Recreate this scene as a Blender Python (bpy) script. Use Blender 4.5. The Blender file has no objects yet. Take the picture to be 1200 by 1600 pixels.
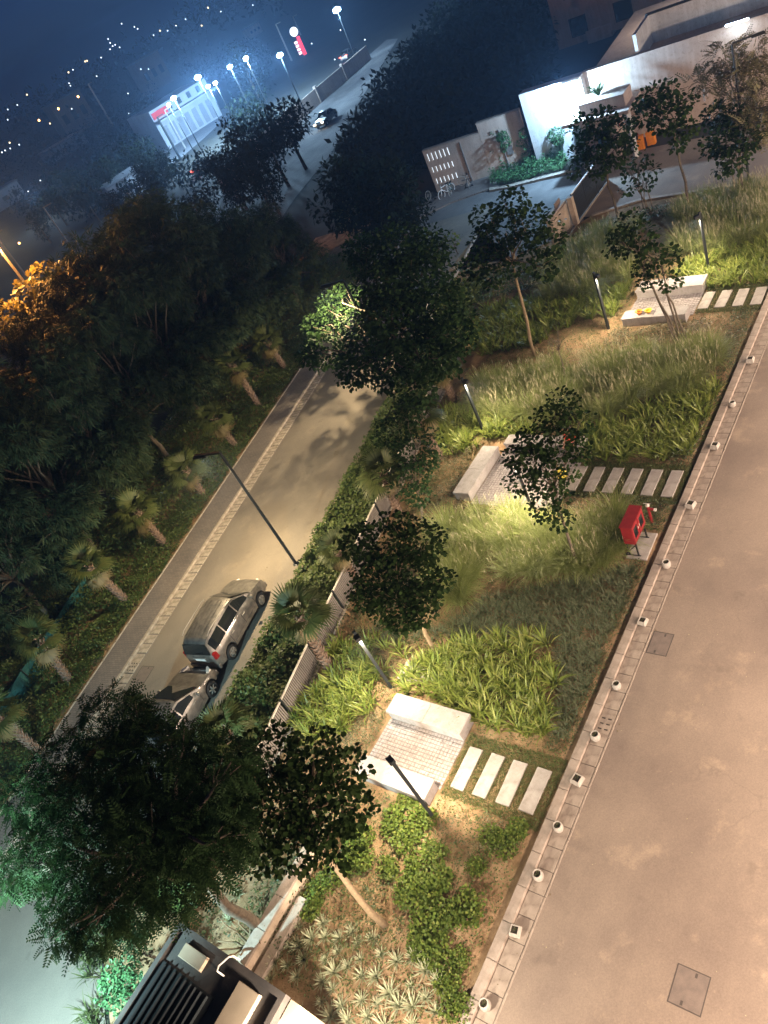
import bpy, bmesh, math, random
import numpy as np
from mathutils import Vector, Matrix
PI = math.pi
rad = math.radians
random.seed(4)
RNG = np.random.default_rng(11)
S = bpy.context.scene
C = S.collection

# ------------------------------------------------------------------ camera
H = 19.0
PITCH, ROLL, FPX = rad(35.6), rad(-29.0), 1200.0
_cp, _sp, _c, _s = math.cos(PITCH), math.sin(PITCH), math.cos(ROLL), math.sin(ROLL)
FWD = np.array([0, _cp, -_sp]); _r = np.array([1., 0, 0]); _u = np.array([0, _sp, _cp])
RIGHT = _c * _r + _s * _u
UP = -_s * _r + _c * _u
cam_d = bpy.data.cameras.new('camera'); cam = bpy.data.objects.new('camera', cam_d); C.objects.link(cam)
cam_d.sensor_fit = 'VERTICAL'; cam_d.sensor_height = 24; cam_d.lens = 18.0
cam_d.clip_start = 0.1; cam_d.clip_end = 4000
cam.matrix_world = Matrix(((RIGHT[0], UP[0], -FWD[0], 0), (RIGHT[1], UP[1], -FWD[1], 0), (RIGHT[2], UP[2], -FWD[2], H), (0, 0, 0, 1)))
S.camera = cam

# ------------------------------------------------------------------ world, moon, exposure
W = bpy.data.worlds.new('World'); S.world = W; W.use_nodes = True
nt = W.node_tree
bg = nt.nodes['Background']
sky = nt.nodes.new('ShaderNodeTexSky'); sky.sky_type = 'NISHITA'; sky.sun_disc = False
sky.sun_elevation = rad(40); sky.sun_rotation = rad(200)      # a moonlit sky: the same sky, thousands of times dimmer
tint = nt.nodes.new('ShaderNodeMix'); tint.data_type = 'RGBA'; tint.blend_type = 'MULTIPLY'; tint.inputs[0].default_value = 1; tint.inputs[7].default_value = (.15, .31, 1, 1)
nt.links.new(sky.outputs[0], tint.inputs[6]); nt.links.new(tint.outputs[2], bg.inputs[0]); bg.inputs[1].default_value = 0.0036
sun_d = bpy.data.lights.new('moon', 'SUN'); sun_d.energy = 0.02; sun_d.angle = rad(10); sun_d.color = (.75, .85, 1)
sun = bpy.data.objects.new('moon', sun_d); C.objects.link(sun); sun.rotation_euler = (rad(35), rad(10), rad(-40))
S.view_settings.view_transform = 'Standard'; S.view_settings.look = 'None'
S.view_settings.exposure = 1.5; S.view_settings.gamma = 1.0; S.view_settings.use_curve_mapping = False
S.cycles.use_denoising = True
S.cycles.max_bounces = 5; S.cycles.diffuse_bounces = 3; S.cycles.glossy_bounces = 2; S.cycles.transmission_bounces = 2
S.cycles.transparent_max_bounces = 6
S.cycles.sample_clamp_indirect = 3.0
S.cycles.volume_bounces = 0; S.cycles.volume_step_rate = 4; S.cycles.volume_max_steps = 32

# ------------------------------------------------------------------ pixel / frame helpers (photo pixels, 1200 x 1600)
def ray(p):
    d = (p[0] - 600) * RIGHT - (p[1] - 800) * UP + FPX * FWD
    return d / np.linalg.norm(d)
def G(p, z=0.0):
    d = ray(p); t = (z - H) / d[2]
    q = np.array([0, 0, H]) + t * d
    return Vector((float(q[0]), float(q[1]), float(z)))
def far(p, D):
    d = ray(p); t = D / math.hypot(d[0], d[1])
    return Vector((d[0] * t, d[1] * t, H + d[2] * t))
def depth(w):
    return float((np.array(w) - [0, 0, H]) @ FWD)
def Pj(w):
    d = np.array(w, float) - [0, 0, H]; f = d @ FWD
    return 600 + FPX * (d @ RIGHT) / f, 800 - FPX * (d @ UP) / f
AR, AL = rad(50.3), rad(38.5)
OR = G((745, 1590)); OL = G((100, 1130))
uR = Vector((math.sin(AR), math.cos(AR), 0)); vR = Vector((math.cos(AR), -math.sin(AR), 0))
uL = Vector((math.sin(AL), math.cos(AL), 0)); vL = Vector((math.cos(AL), -math.sin(AL), 0))
def RW(u, v, z=0.0): q = OR + u * uR + v * vR; q.z = z; return q
def LW(u, v, z=0.0): q = OL + u * uL + v * vL; q.z = z; return q
RZ = -AR          # rotation that turns local +Y into uR (local +X into vR)
LZ = -AL

# ------------------------------------------------------------------ materials
MATS = {}
def ramp(nt, fac, stops):
    r = nt.nodes.new('ShaderNodeValToRGB')
    el = r.color_ramp.elements
    while len(el) < len(stops): el.new(0.5)
    for e, (p, c) in zip(el, stops): e.position = p; e.color = (*c, 1)
    nt.links.new(fac, r.inputs[0]); return r.outputs[0]
def noise(nt, co, scale, detail=4, rough=.55, w=0):
    n = nt.nodes.new('ShaderNodeTexNoise'); n.inputs['Scale'].default_value = scale
    n.inputs['Detail'].default_value = detail; n.inputs['Roughness'].default_value = rough
    nt.links.new(co, n.inputs['Vector']); return n.outputs['Fac']
def mixc(nt, fac, a, b, mode='MIX'):
    m = nt.nodes.new('ShaderNodeMix'); m.data_type = 'RGBA'; m.blend_type = mode
    for sock, v in ((0, fac), (6, a), (7, b)):
        if hasattr(v, 'is_output'): nt.links.new(v, m.inputs[sock])
        elif sock == 0: m.inputs[0].default_value = v
        else: m.inputs[sock].default_value = (*v, 1)
    return m.outputs[2]
def coords(nt, scale=None, kind='Object'):
    t = nt.nodes.new('ShaderNodeTexCoord')
    o = t.outputs[kind]
    if scale:
        mp = nt.nodes.new('ShaderNodeMapping'); mp.inputs['Scale'].default_value = scale
        nt.links.new(o, mp.inputs[0]); o = mp.outputs[0]
    return o
def bump(nt, b, h, strength, dist=.02):
    n = nt.nodes.new('ShaderNodeBump'); n.inputs['Strength'].default_value = strength; n.inputs['Distance'].default_value = dist
    nt.links.new(h, n.inputs['Height']); nt.links.new(n.outputs[0], b.inputs['Normal'])
def new_mat(name):
    m = bpy.data.materials.new(name); m.use_nodes = True; MATS[name] = m
    return m, m.node_tree, m.node_tree.nodes['Principled BSDF']
def solid(name, c1, c2=None, scale=6, rough=.7, metal=0, bs=0, bscale=60, spec=.4, coat=0):
    m, nt, b = new_mat(name)
    b.inputs['Roughness'].default_value = rough; b.inputs['Metallic'].default_value = metal
    b.inputs['Specular IOR Level'].default_value = spec; b.inputs['Coat Weight'].default_value = coat
    co = coords(nt)
    c2 = c2 or tuple(x * .8 for x in c1)
    f = noise(nt, co, scale, 5)
    col = ramp(nt, f, [(.3, c2), (.7, c1)])
    if name.startswith(('wall_', 'bench', 'slab', 'white_pot', 'pale_kerb', 'kerb_', 'gutter_')):      # rain streaks and grime
        st = ramp(nt, noise(nt, coords(nt, (3.2, 3.2, .35)), 1.3, 6, .65), [(.42, (.62, .58, .54)), (.62, (1, 1, 1))])
        col = mixc(nt, .35, col, mixc(nt, 1.0, col, st, 'MULTIPLY'))
        sp = ramp(nt, noise(nt, co, 5.5, 6, .7), [(.36, (.6, .56, .5)), (.47, (1, 1, 1))])
        col = mixc(nt, .45, col, mixc(nt, 1.0, col, sp, 'MULTIPLY'))
    nt.links.new(col, b.inputs['Base Color'])
    if bs: bump(nt, b, noise(nt, co, bscale, 4), bs)
    return m
def leafmat(name, cols, trans=.25, rough=.5, spec=.3):
    m, nt, b = new_mat(name)
    g = nt.nodes.new('ShaderNodeNewGeometry')
    col = ramp(nt, g.outputs['Random Per Island'], [(i / max(1, len(cols) - 1), c) for i, c in enumerate(cols)])
    nt.links.new(col, b.inputs['Base Color']); b.inputs['Roughness'].default_value = rough
    b.inputs['Specular IOR Level'].default_value = spec
    if trans:
        t = nt.nodes.new('ShaderNodeBsdfTranslucent'); nt.links.new(col, t.inputs[0])
        mx = nt.nodes.new('ShaderNodeMixShader'); mx.inputs[0].default_value = trans
        nt.links.new(b.outputs[0], mx.inputs[1]); nt.links.new(t.outputs[0], mx.inputs[2])
        nt.links.new(mx.outputs[0], nt.nodes['Material Output'].inputs[0])
    return m
def emit(name, col, strength):
    m, nt, b = new_mat(name)
    b.inputs['Base Color'].default_value = (*col, 1); b.inputs['Emission Color'].default_value = (*col, 1)
    b.inputs['Emission Strength'].default_value = strength
    return m

def road_mat(name, base, pale, dark, streak_rot=0, grain=.5):
    m, nt, b = new_mat(name)
    co = coords(nt)
    mp = nt.nodes.new('ShaderNodeMapping'); mp.inputs['Rotation'].default_value = (0, 0, streak_rot); nt.links.new(co, mp.inputs[0])
    st = nt.nodes.new('ShaderNodeMapping'); st.inputs['Scale'].default_value = (1.0, .16, 1); nt.links.new(mp.outputs[0], st.inputs[0])
    big = noise(nt, co, .28, 6, .62)
    col = ramp(nt, big, [(.32, dark), (.55, base), (.75, tuple(min(1, x * 1.15) for x in base))])
    pa = ramp(nt, noise(nt, co, .62, 7, .66), [(.56, (0, 0, 0)), (.66, (1, 1, 1))])
    mm = nt.nodes.new('ShaderNodeMath'); mm.operation = 'MULTIPLY'; mm.inputs[1].default_value = .55; nt.links.new(pa, mm.inputs[0])
    col = mixc(nt, mm.outputs[0], col, pale)
    sk = ramp(nt, noise(nt, st.outputs[0], .9, 4, .5), [(.5, (0, 0, 0)), (.75, (1, 1, 1))])
    m2 = nt.nodes.new('ShaderNodeMath'); m2.operation = 'MULTIPLY'; m2.inputs[1].default_value = .45; nt.links.new(sk, m2.inputs[0])
    col = mixc(nt, m2.outputs[0], col, dark)
    fine = ramp(nt, noise(nt, co, 26, 3, .7), [(.3, (.8, .8, .8)), (.7, (1.12, 1.12, 1.12))])
    col = mixc(nt, grain, col, mixc(nt, 1.0, col, fine, 'MULTIPLY'))
    vo = nt.nodes.new('ShaderNodeTexVoronoi'); vo.feature = 'DISTANCE_TO_EDGE'; vo.inputs['Scale'].default_value = .42
    wv = nt.nodes.new('ShaderNodeVectorMath'); wv.operation = 'ADD'; nz = nt.nodes.new('ShaderNodeTexNoise'); nz.inputs['Scale'].default_value = 1.6; nz.inputs['Detail'].default_value = 6
    nt.links.new(co, nz.inputs['Vector']); nt.links.new(co, wv.inputs[0]); nt.links.new(nz.outputs['Color'], wv.inputs[1]); nt.links.new(wv.outputs[0], vo.inputs['Vector'])
    ck = ramp(nt, vo.outputs['Distance'], [(.0, (1, 1, 1)), (.012, (0, 0, 0))])
    cm = ramp(nt, noise(nt, co, .35, 3), [(.5, (0, 0, 0)), (.62, (.25, .25, .25))])
    col = mixc(nt, mixc(nt, 1.0, ck, cm, 'MULTIPLY'), col, tuple(x * .55 for x in dark))
    oil = ramp(nt, noise(nt, mp.outputs[0], 1.15, 3, .5), [(.66, (0, 0, 0)), (.74, (.4, .4, .4))])
    col = mixc(nt, oil, col, tuple(x * .7 for x in dark))
    sp = ramp(nt, noise(nt, co, 9, 2, .4), [(.74, (0, 0, 0)), (.79, (1, 1, 1))])
    m3 = nt.nodes.new('ShaderNodeMath'); m3.operation = 'MULTIPLY'; m3.inputs[1].default_value = .35; nt.links.new(sp, m3.inputs[0])
    col = mixc(nt, m3.outputs[0], col, pale)
    nt.links.new(col, b.inputs['Base Color']); b.inputs['Roughness'].default_value = .85; b.inputs['Specular IOR Level'].default_value = .25
    bump(nt, b, noise(nt, co, 40, 4, .7), .35, .01)
    return m
road_mat('concrete_road', (.25, .2, .16), (.38, .3, .22), (.185, .147, .122), AR, .8)
road_mat('tar_road', (.2, .175, .145), (.25, .215, .17), (.155, .135, .115), AL, .7)
road_mat('far_asphalt', (.16, .155, .15), (.22, .21, .2), (.1, .1, .1), AL)
def soil_mat():
    m, nt, b = new_mat('soil'); co = coords(nt)
    col = ramp(nt, noise(nt, co, 1.6, 7, .65), [(.3, (.14, .085, .045)), (.5, (.27, .175, .1)), (.7, (.4, .28, .17))])
    gr = ramp(nt, noise(nt, co, .5, 5, .6), [(.45, (0, 0, 0)), (.6, (1, 1, 1))])
    m3 = nt.nodes.new('ShaderNodeMath'); m3.operation = 'MULTIPLY'; m3.inputs[1].default_value = .35; nt.links.new(gr, m3.inputs[0])
    col = mixc(nt, m3.outputs[0], col, (.1, .09, .04))
    nt.links.new(col, b.inputs['Base Color']); b.inputs['Roughness'].default_value = .95; b.inputs['Specular IOR Level'].default_value = .1
    bump(nt, b, noise(nt, co, 14, 6, .7), .8, .05)
soil_mat()
def paver_mat():
    m, nt, b = new_mat('pavers'); co = coords(nt)
    mp = nt.nodes.new('ShaderNodeMapping'); mp.inputs['Rotation'].default_value = (0, 0, AL); nt.links.new(co, mp.inputs[0])
    br = nt.nodes.new('ShaderNodeTexBrick'); nt.links.new(mp.outputs[0], br.inputs[0])
    br.inputs['Scale'].default_value = 1; br.inputs['Brick Width'].default_value = .2; br.inputs['Row Height'].default_value = .1; br.inputs['Mortar Size'].default_value = .006
    br.inputs['Color1'].default_value = (.2, .175, .16, 1); br.inputs['Color2'].default_value = (.16, .14, .13, 1); br.inputs['Mortar'].default_value = (.09, .08, .07, 1)
    n = ramp(nt, noise(nt, co, .8, 5), [(.3, (.8, .8, .8)), (.7, (1.1, 1.08, 1.05))])
    nt.links.new(mixc(nt, 1.0, br.outputs[0], n, 'MULTIPLY'), b.inputs['Base Color']); b.inputs['Roughness'].default_value = .9
    bump(nt, b, br.outputs[1], -.4, .01)
paver_mat()
solid('ground_earth', (.035, .033, .024), (.018, .018, .014), .15, .95, bs=.4, bscale=3)
solid('bench_stone', (.35, .325, .315), (.3, .28, .27), 3, .8, bs=.15, bscale=90)
solid('slab_stone', (.38, .35, .325), (.3, .275, .255), 2.2, .85, bs=.3, bscale=50)
solid('cobble', (.36, .325, .32), (.22, .195, .19), 8, .85, bs=.3, bscale=60)
solid('joint_sand', (.2, .17, .15), (.12, .1, .09), 9, .95)
solid('kerb_concrete', (.38, .32, .27), (.29, .24, .2), 3.5, .85, bs=.4, bscale=40)
solid('gutter_concrete', (.34, .285, .235), (.25, .205, .17), 2.6, .85, bs=.4, bscale=40)
solid('pale_kerb', (.42, .37, .31), (.27, .23, .19), 4, .85, bs=.4, bscale=40)
solid('gap_soil', (.05, .04, .032), None, 4, 1)
solid('cover_iron', (.2, .16, .135), (.14, .115, .1), 5, .7, bs=.3, bscale=40)
solid('cover_gap', (.085, .07, .06), None, 5, .9)
solid('white_pot', (.5, .47, .43), (.36, .33, .29), 9, .6)
solid('pot_soil', (.045, .035, .025), None, 20, 1)
solid('dark_metal', (.035, .04, .042), (.025, .028, .03), 12, .42, .3)
solid('black_metal', (.012, .012, .013), None, 12, .5)
solid('grey_slat', (.2, .18, .165), (.14, .125, .115), 6, .6)
solid('rail_paint', (.6, .56, .5), (.5, .46, .4), 5, .55)
solid('red_paint', (.25, .018, .022), (.19, .012, .015), 6, .45)
solid('wall_beige', (.5, .39, .32), (.43, .335, .275), 1.2, .85, bs=.25, bscale=30)
solid('wall_white', (.68, .67, .66), (.58, .57, .56), 1.1, .75, bs=.3, bscale=8)
solid('wall_brown', (.32, .24, .19), (.25, .18, .14), .8, .85)
solid('dark_roof', (.075, .06, .052), (.028, .025, .024), 1.6, .85, bs=.3, bscale=30)
solid('tan_slab', (.36, .28, .2), (.28, .22, .155), 2, .8)
solid('wall_cream', (.55, .45, .35), (.42, .33, .25), 1.6, .85, bs=.3, bscale=40)
solid('teal_net', (.012, .1, .1), (.008, .055, .06), 9, .8)
solid('bark', (.16, .125, .09), (.08, .062, .045), 9, .9, bs=.8, bscale=30)
solid('pale_bark', (.27, .2, .12), (.17, .125, .075), 10, .9, bs=.6, bscale=30)
solid('palm_bark', (.2, .14, .1), (.09, .06, .045), 14, .9, bs=.7, bscale=30)
solid('palm_boot', (.3, .21, .16), (.14, .095, .07), 10, .85)
solid('orange_plastic', (.8, .25, .02), None, 6, .4)
solid('yellow_plastic', (.8, .5, .03), None, 6, .4)
solid('rubber', (.015, .015, .015), None, 10, .8)
solid('rim_alloy', (.42, .4, .37), None, 10, .4, .6)
solid('white_enamel', (.75, .75, .74), None, 10, .4)
solid('skin', (.3, .16, .1), None, 10, .6)
solid('red_cloth', (.75, .07, .035), None, 15, .9)
solid('grey_cloth', (.06, .058, .055), None, 15, .9)
solid('yellow_cloth', (.75, .6, .08), None, 15, .85)
solid('black_hair', (.012, .01, .009), None, 15, .7)
solid('shed_grey', (.22, .235, .26), None, .6, .7)
solid('shed_white', (.36, .38, .42), None, .6, .7)
solid('sign_red', (.7, .03, .04), None, 2, .5)
m, nt_, b_ = new_mat('car_paint'); b_.inputs['Base Color'].default_value = (.2, .185, .17, 1); b_.inputs['Metallic'].default_value = .55
b_.inputs['Roughness'].default_value = .38; b_.inputs['Coat Weight'].default_value = .6; b_.inputs['Coat Roughness'].default_value = .12
_d = ramp(nt_, noise(nt_, coords(nt_), 5, 5), [(.35, (.12, .112, .102)), (.65, (.21, .195, .175))]); nt_.links.new(_d, b_.inputs['Base Color'])
m, nt_, b_ = new_mat('car_glass'); b_.inputs['Base Color'].default_value = (.012, .014, .015, 1); b_.inputs['Roughness'].default_value = .08
m, nt_, b_ = new_mat('tail_red'); b_.inputs['Base Color'].default_value = (.25, .012, .012, 1); b_.inputs['Roughness'].default_value = .15
m, nt_, b_ = new_mat('lamp_clear'); b_.inputs['Base Color'].default_value = (.7, .68, .62, 1); b_.inputs['Roughness'].default_value = .12
leafmat('leaf_dark', [(.02, .042, .01), (.032, .062, .014), (.018, .034, .009), (.045, .075, .018)], .3, .6, .12)
leafmat('leaf_neem', [(.022, .052, .016), (.035, .07, .022), (.018, .038, .012)], .3, .6, .12)
leafmat('leaf_casuarina', [(.022, .042, .02), (.032, .055, .024), (.05, .068, .03), (.016, .03, .014)], .15, .6, .12)
leafmat('leaf_shrub', [(.075, .125, .02), (.13, .18, .03), (.06, .1, .02), (.19, .22, .045)], .3, .5, .2)
leafmat('leaf_hedge', [(.055, .095, .022), (.1, .135, .035), (.035, .06, .018), (.15, .175, .055)], .25)
leafmat('leaf_cover', [(.04, .06, .02), (.07, .09, .03), (.1, .1, .045), (.03, .045, .018)], .15)
leafmat('leaf_khaki', [(.12, .11, .055), (.17, .15, .075), (.09, .085, .04), (.2, .17, .1)], .15)
leafmat('leaf_lily', [(.15, .215, .03), (.24, .295, .052), (.08, .125, .02), (.36, .38, .1), (.17, .235, .035)], .42, .42, .4)
leafmat('leaf_spider', [(.07, .095, .04), (.1, .125, .06), (.15, .16, .09), (.055, .075, .032)], .15)
leafmat('leaf_fountain', [(.22, .265, .07), (.3, .34, .115), (.15, .195, .05), (.4, .41, .2)], .4)
leafmat('plume', [(.4, .36, .22), (.48, .43, .28), (.32, .29, .17)], .35)
leafmat('leaf_aloe', [(.28, .3, .18), (.38, .38, .25), (.2, .225, .13)], .08)
leafmat('leaf_palm', [(.05, .075, .02), (.08, .1, .03), (.1, .115, .04), (.04, .06, .016)], .2)
leafmat('leaf_palm_dry', [(.12, .095, .04), (.18, .14, .06)], .2)
leafmat('leaf_lawn', [(.06, .085, .02), (.09, .115, .03), (.13, .13, .045)], .2)
leafmat('leaf_topiary', [(.05, .13, .05), (.08, .19, .07), (.04, .1, .04)], .25)
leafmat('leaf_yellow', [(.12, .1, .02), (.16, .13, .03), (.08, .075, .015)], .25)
leafmat('leaf_far', [(.01, .017, .008), (.017, .024, .012)], .1, .9, .03)
emit('led_warm', (1, .86, .62), 12); emit('flood_glow', (.55, .78, 1), 40)
emit('sodium', (1, .4, .1), 9); emit('dot_warm', (1, .75, .4), 1.5); emit('dot_white', (.8, .9, 1), 1.6)
emit('dot_red', (1, .06, .03), 12); emit('sign_white', (.9, .95, 1), .8); emit('sign_glow_red', (1, .02, .05), .5)
emit('slot_glow', (.75, .88, 1), .45)  # glow standing for light through the wall slots, no lamp

# ------------------------------------------------------------------ object helpers
def tag(o, label=None, cat=None, group=None, kind=None):
    if label: o['label'] = label
    if cat: o['category'] = cat
    if group: o['group'] = group
    if kind: o['kind'] = kind
    return o
def empty(name, loc=(0, 0, 0), rz=0, label=None, cat=None, group=None):
    o = bpy.data.objects.new(name, None); C.objects.link(o); o.empty_display_size = .2
    o.location = loc; o.rotation_euler = (0, 0, rz)
    return tag(o, label, cat, group)
def link(name, me, mat=None, parent=None, loc=None, rot=None):
    o = bpy.data.objects.new(name, me); C.objects.link(o)
    if mat and not me.materials: me.materials.append(MATS[mat])
    if parent: o.parent = parent
    if loc is not None: o.location = loc
    if rot is not None: o.rotation_euler = rot
    return o
def copy_tree(o, parent=None):
    c = o.copy(); C.objects.link(c); c.parent = parent
    for ch in list(o.children): copy_tree(ch, c)
    return c
def np_mesh(name, V, Q):
    """V (n,3), Q (m,4) quads; the fourth index may repeat the third for a triangle"""
    me = bpy.data.meshes.new(name)
    V = np.asarray(V, np.float32); Q = np.asarray(Q, np.int32)
    me.vertices.add(len(V)); me.vertices.foreach_set('co', V.ravel())
    me.loops.add(Q.size); me.loops.foreach_set('vertex_index', Q.ravel())
    me.polygons.add(len(Q)); me.polygons.foreach_set('loop_start', np.arange(0, Q.size, 4, dtype=np.int32))
    me.update(calc_edges=True); return me
class MB:
    def __init__(s): s.v = []; s.f = []
    def add(s, v, f):
        o = len(s.v); s.v += [tuple(q) for q in v]; s.f += [tuple(i + o for i in k) for k in f]; return s
    def box(s, c, d, rz=0, taper=1.0):
        x, y, z = (q / 2 for q in d); R = Matrix.Rotation(rz, 3, 'Z'); c = Vector(c); v = []
        for k in (-1, 1):
            t = taper if k > 0 else 1
            for (i, j) in ((-1, -1), (1, -1), (1, 1), (-1, 1)): v.append(c + R @ Vector((i * x * t, j * y * t, k * z)))
        return s.add(v, [(3, 2, 1, 0), (4, 5, 6, 7), (0, 1, 5, 4), (1, 2, 6, 5), (2, 3, 7, 6), (3, 0, 4, 7)])
    def bev(s, c, d, b, rz=0):
        """box with chamfered top edges"""
        x, y, z = (q / 2 for q in d); R = Matrix.Rotation(rz, 3, 'Z'); c = Vector(c); v = []
        for (k, ins) in ((-z, 0), (z - b, 0), (z, b)):
            for (i, j) in ((-1, -1), (1, -1), (1, 1), (-1, 1)): v.append(c + R @ Vector((i * (x - ins), j * (y - ins), k)))
        f = [(3, 2, 1, 0), (8, 9, 10, 11)]
        for l in (0, 4):
            for i in range(4): j = (i + 1) % 4; f.append((l + i, l + j, l + 4 + j, l + 4 + i))
        return s.add(v, f)
    def prism(s, poly, z0, z1):
        n = len(poly); v = [(p[0], p[1], z0) for p in poly] + [(p[0], p[1], z1) for p in poly]
        a = sum(poly[i][0] * poly[(i + 1) % n][1] - poly[(i + 1) % n][0] * poly[i][1] for i in range(n))
        top = tuple(range(n, 2 * n)); bot = tuple(range(n - 1, -1, -1))
        side = [(i, (i + 1) % n, n + (i + 1) % n, n + i) for i in range(n)]
        if a < 0: top = top[::-1]; bot = bot[::-1]; side = [q[::-1] for q in side]
        return s.add(v, [top, bot] + side)
    def sheet(s, poly, z):
        n = len(poly); a = sum(poly[i][0] * poly[(i + 1) % n][1] - poly[(i + 1) % n][0] * poly[i][1] for i in range(n))
        f = tuple(range(n)); return s.add([(p[0], p[1], z) for p in poly], [f if a > 0 else f[::-1]])
    def tube(s, pts, r, n=6, caps=True):
        pts = [Vector(p) for p in pts]; m = len(pts)
        rs = r if isinstance(r, (list, tuple)) else [r] * m
        v = []; f = []; prev = None
        for i, p in enumerate(pts):
            t = (pts[min(i + 1, m - 1)] - pts[max(i - 1, 0)]).normalized()
            a = prev if prev is not None else (Vector((1, 0, 0)) if abs(t.x) < .9 else Vector((0, 1, 0)))
            a = (a - t * a.dot(t)).normalized(); prev = a; b = t.cross(a)
            for k in range(n): w = 2 * PI * k / n; v.append(p + (a * math.cos(w) + b * math.sin(w)) * rs[i])
        for i in range(m - 1):
            for k in range(n): j = (k + 1) % n; f.append((i * n + k, i * n + j, i * n + n + j, i * n + n + k))
        if caps: f += [tuple(range(n - 1, -1, -1)), tuple(range((m - 1) * n, m * n))]
        return s.add(v, f)
    def lathe(s, c, prof, n=12, caps=True):
        c = Vector(c); v = []; f = []; m = len(prof)
        for (r, z) in prof:
            for k in range(n): w = 2 * PI * k / n; v.append(c + Vector((r * math.cos(w), r * math.sin(w), z)))
        for i in range(m - 1):
            for k in range(n): j = (k + 1) % n; f.append((i * n + k, i * n + j, i * n + n + j, i * n + n + k))
        if caps: f += [tuple(range(n - 1, -1, -1)), tuple(range((m - 1) * n, m * n))]
        return s.add(v, f)
    def mesh(s, name):
        me = bpy.data.meshes.new(name); me.from_pydata(s.v, [], s.f); me.update(); return me
    def build(s, name, mat, parent=None, world=False, smooth=False, bevel=0):
        if world and parent is not None:
            M = (Matrix.Translation(parent.location) @ Matrix.Rotation(parent.rotation_euler.z, 4, 'Z')).inverted()
            s.v = [tuple(M @ Vector(q)) for q in s.v]
        me = s.mesh(name); me.materials.append(MATS[mat])
        if smooth: me.polygons.foreach_set('use_smooth', [True] * len(me.polygons))
        o = link(name, me, None, parent)
        if bevel:
            b = o.modifiers.new('bevel', 'BEVEL'); b.width = bevel; b.segments = 2; b.limit_method = 'ANGLE'
        return o
def struct(name, mb, mat): return tag(mb.build(name, mat), kind='structure')
def light(name, kind, loc, col, power, parent=None, aim=None, size=.1, angle=140, blend=.6):
    d = bpy.data.lights.new(name, kind); d.energy = power; d.color = col
    d.shadow_soft_size = size
    if kind == 'SPOT': d.spot_size = rad(angle); d.spot_blend = blend
    o = bpy.data.objects.new(name, d); C.objects.link(o); o.location = loc
    if aim is not None: o.rotation_euler = (Vector(aim) - Vector(loc)).to_track_quat('-Z', 'Y').to_euler()
    if parent:
        M = (Matrix.Translation(parent.location) @ Matrix.Rotation(parent.rotation_euler.z, 4, 'Z')).inverted()
        o.parent = parent
        o.matrix_local = M @ (Matrix.Translation(Vector(loc)) @ o.rotation_euler.to_matrix().to_4x4())
    return o

# ------------------------------------------------------------------ scatter helpers
def in_poly(P, poly):
    x, y = P[:, 0], P[:, 1]; ins = np.zeros(len(P), bool); n = len(poly); j = n - 1
    for i in range(n):
        xi, yi = poly[i]; xj, yj = poly[j]
        c = ((yi > y) != (yj > y)) & (x < (xj - xi) * (y - yi) / (yj - yi + 1e-12) + xi)
        ins ^= c; j = i
    return ins
def area(poly):
    n = len(poly); return abs(sum(poly[i][0] * poly[(i + 1) % n][1] - poly[(i + 1) % n][0] * poly[i][1] for i in range(n))) / 2
def sample(poly, n, holes=()):
    P = np.array(poly); lo, hi = P.min(0), P.max(0); out = []; got = 0
    n = int(n)
    for _ in range(60):
        q = RNG.uniform(lo, hi, (n * 2 + 50, 2)); m = in_poly(q, poly)
        for h in holes: m &= ~in_poly(q, h)
        q = q[m]; out.append(q); got += len(q)
        if got >= n: break
    return np.concatenate(out)[:n]
def gpoly(pxs): return [(G(p).x, G(p).y) for p in pxs]
def rpoly(uvs): return [(RW(*q).x, RW(*q).y) for q in uvs]
def lpoly(uvs): return [(LW(*q).x, LW(*q).y) for q in uvs]
def blades(base, az, tilt0, tilt1, length, width, seg=3, tipw=.12):
    """arched blades; arrays of n; returns V, Q"""
    n = len(base); d = np.stack([np.cos(az), np.sin(az), np.zeros(n)], 1); sd = np.stack([-np.sin(az), np.cos(az), np.zeros(n)], 1)
    p = base.copy(); rows = []
    for k in range(seg + 1):
        t = k / seg; w = width * (1 - (1 - tipw) * t ** 2.2) * (.75 + .25 * min(1, t * 3))
        rows.append(p - sd * (w / 2)[:, None]); rows.append(p + sd * (w / 2)[:, None])
        a = tilt0 + (tilt1 - tilt0) * ((k + .5) / seg)
        p = p + (d * np.sin(a)[:, None] + np.array([0, 0, 1.]) * np.cos(a)[:, None]) * (length / seg)[:, None]
    V = np.stack(rows, 1).reshape(-1, 3); m = 2 * (seg + 1)
    q = np.array([[2 * k, 2 * k + 1, 2 * k + 3, 2 * k + 2] for k in range(seg)])
    Q = (np.arange(n)[:, None, None] * m + q[None]).reshape(-1, 4)
    return V, Q
def frames(d, roll=None):
    """rotation matrices whose Y axis is d (n,3)"""
    n = len(d); d = d / np.linalg.norm(d, axis=1)[:, None]
    a = RNG.normal(size=(n, 3)) if roll is None else np.broadcast_to(roll, (n, 3)) + RNG.normal(size=(n, 3)) * .35
    z = a - d * (a * d).sum(1)[:, None]; z /= np.linalg.norm(z, axis=1)[:, None]
    x = np.cross(d, z); return np.stack([x, d, z], 2)
def scatter(T, TQ, P, R, s):
    V = np.einsum('nij,mj->nmi', R, T) * s[:, None, None] + P[:, None, :]
    n, m = len(P), len(T)
    return V.reshape(-1, 3), (np.arange(n)[:, None, None] * m + TQ[None]).reshape(-1, 4)
T_ROUND = (np.array([(0, 0, 0), (.42, .3, .1), (.36, .75, .06), (0, 1, -.05), (-.36, .75, .06), (-.42, .3, .1)], float), np.array([[0, 1, 2, 3], [0, 3, 4, 5]]))
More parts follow.
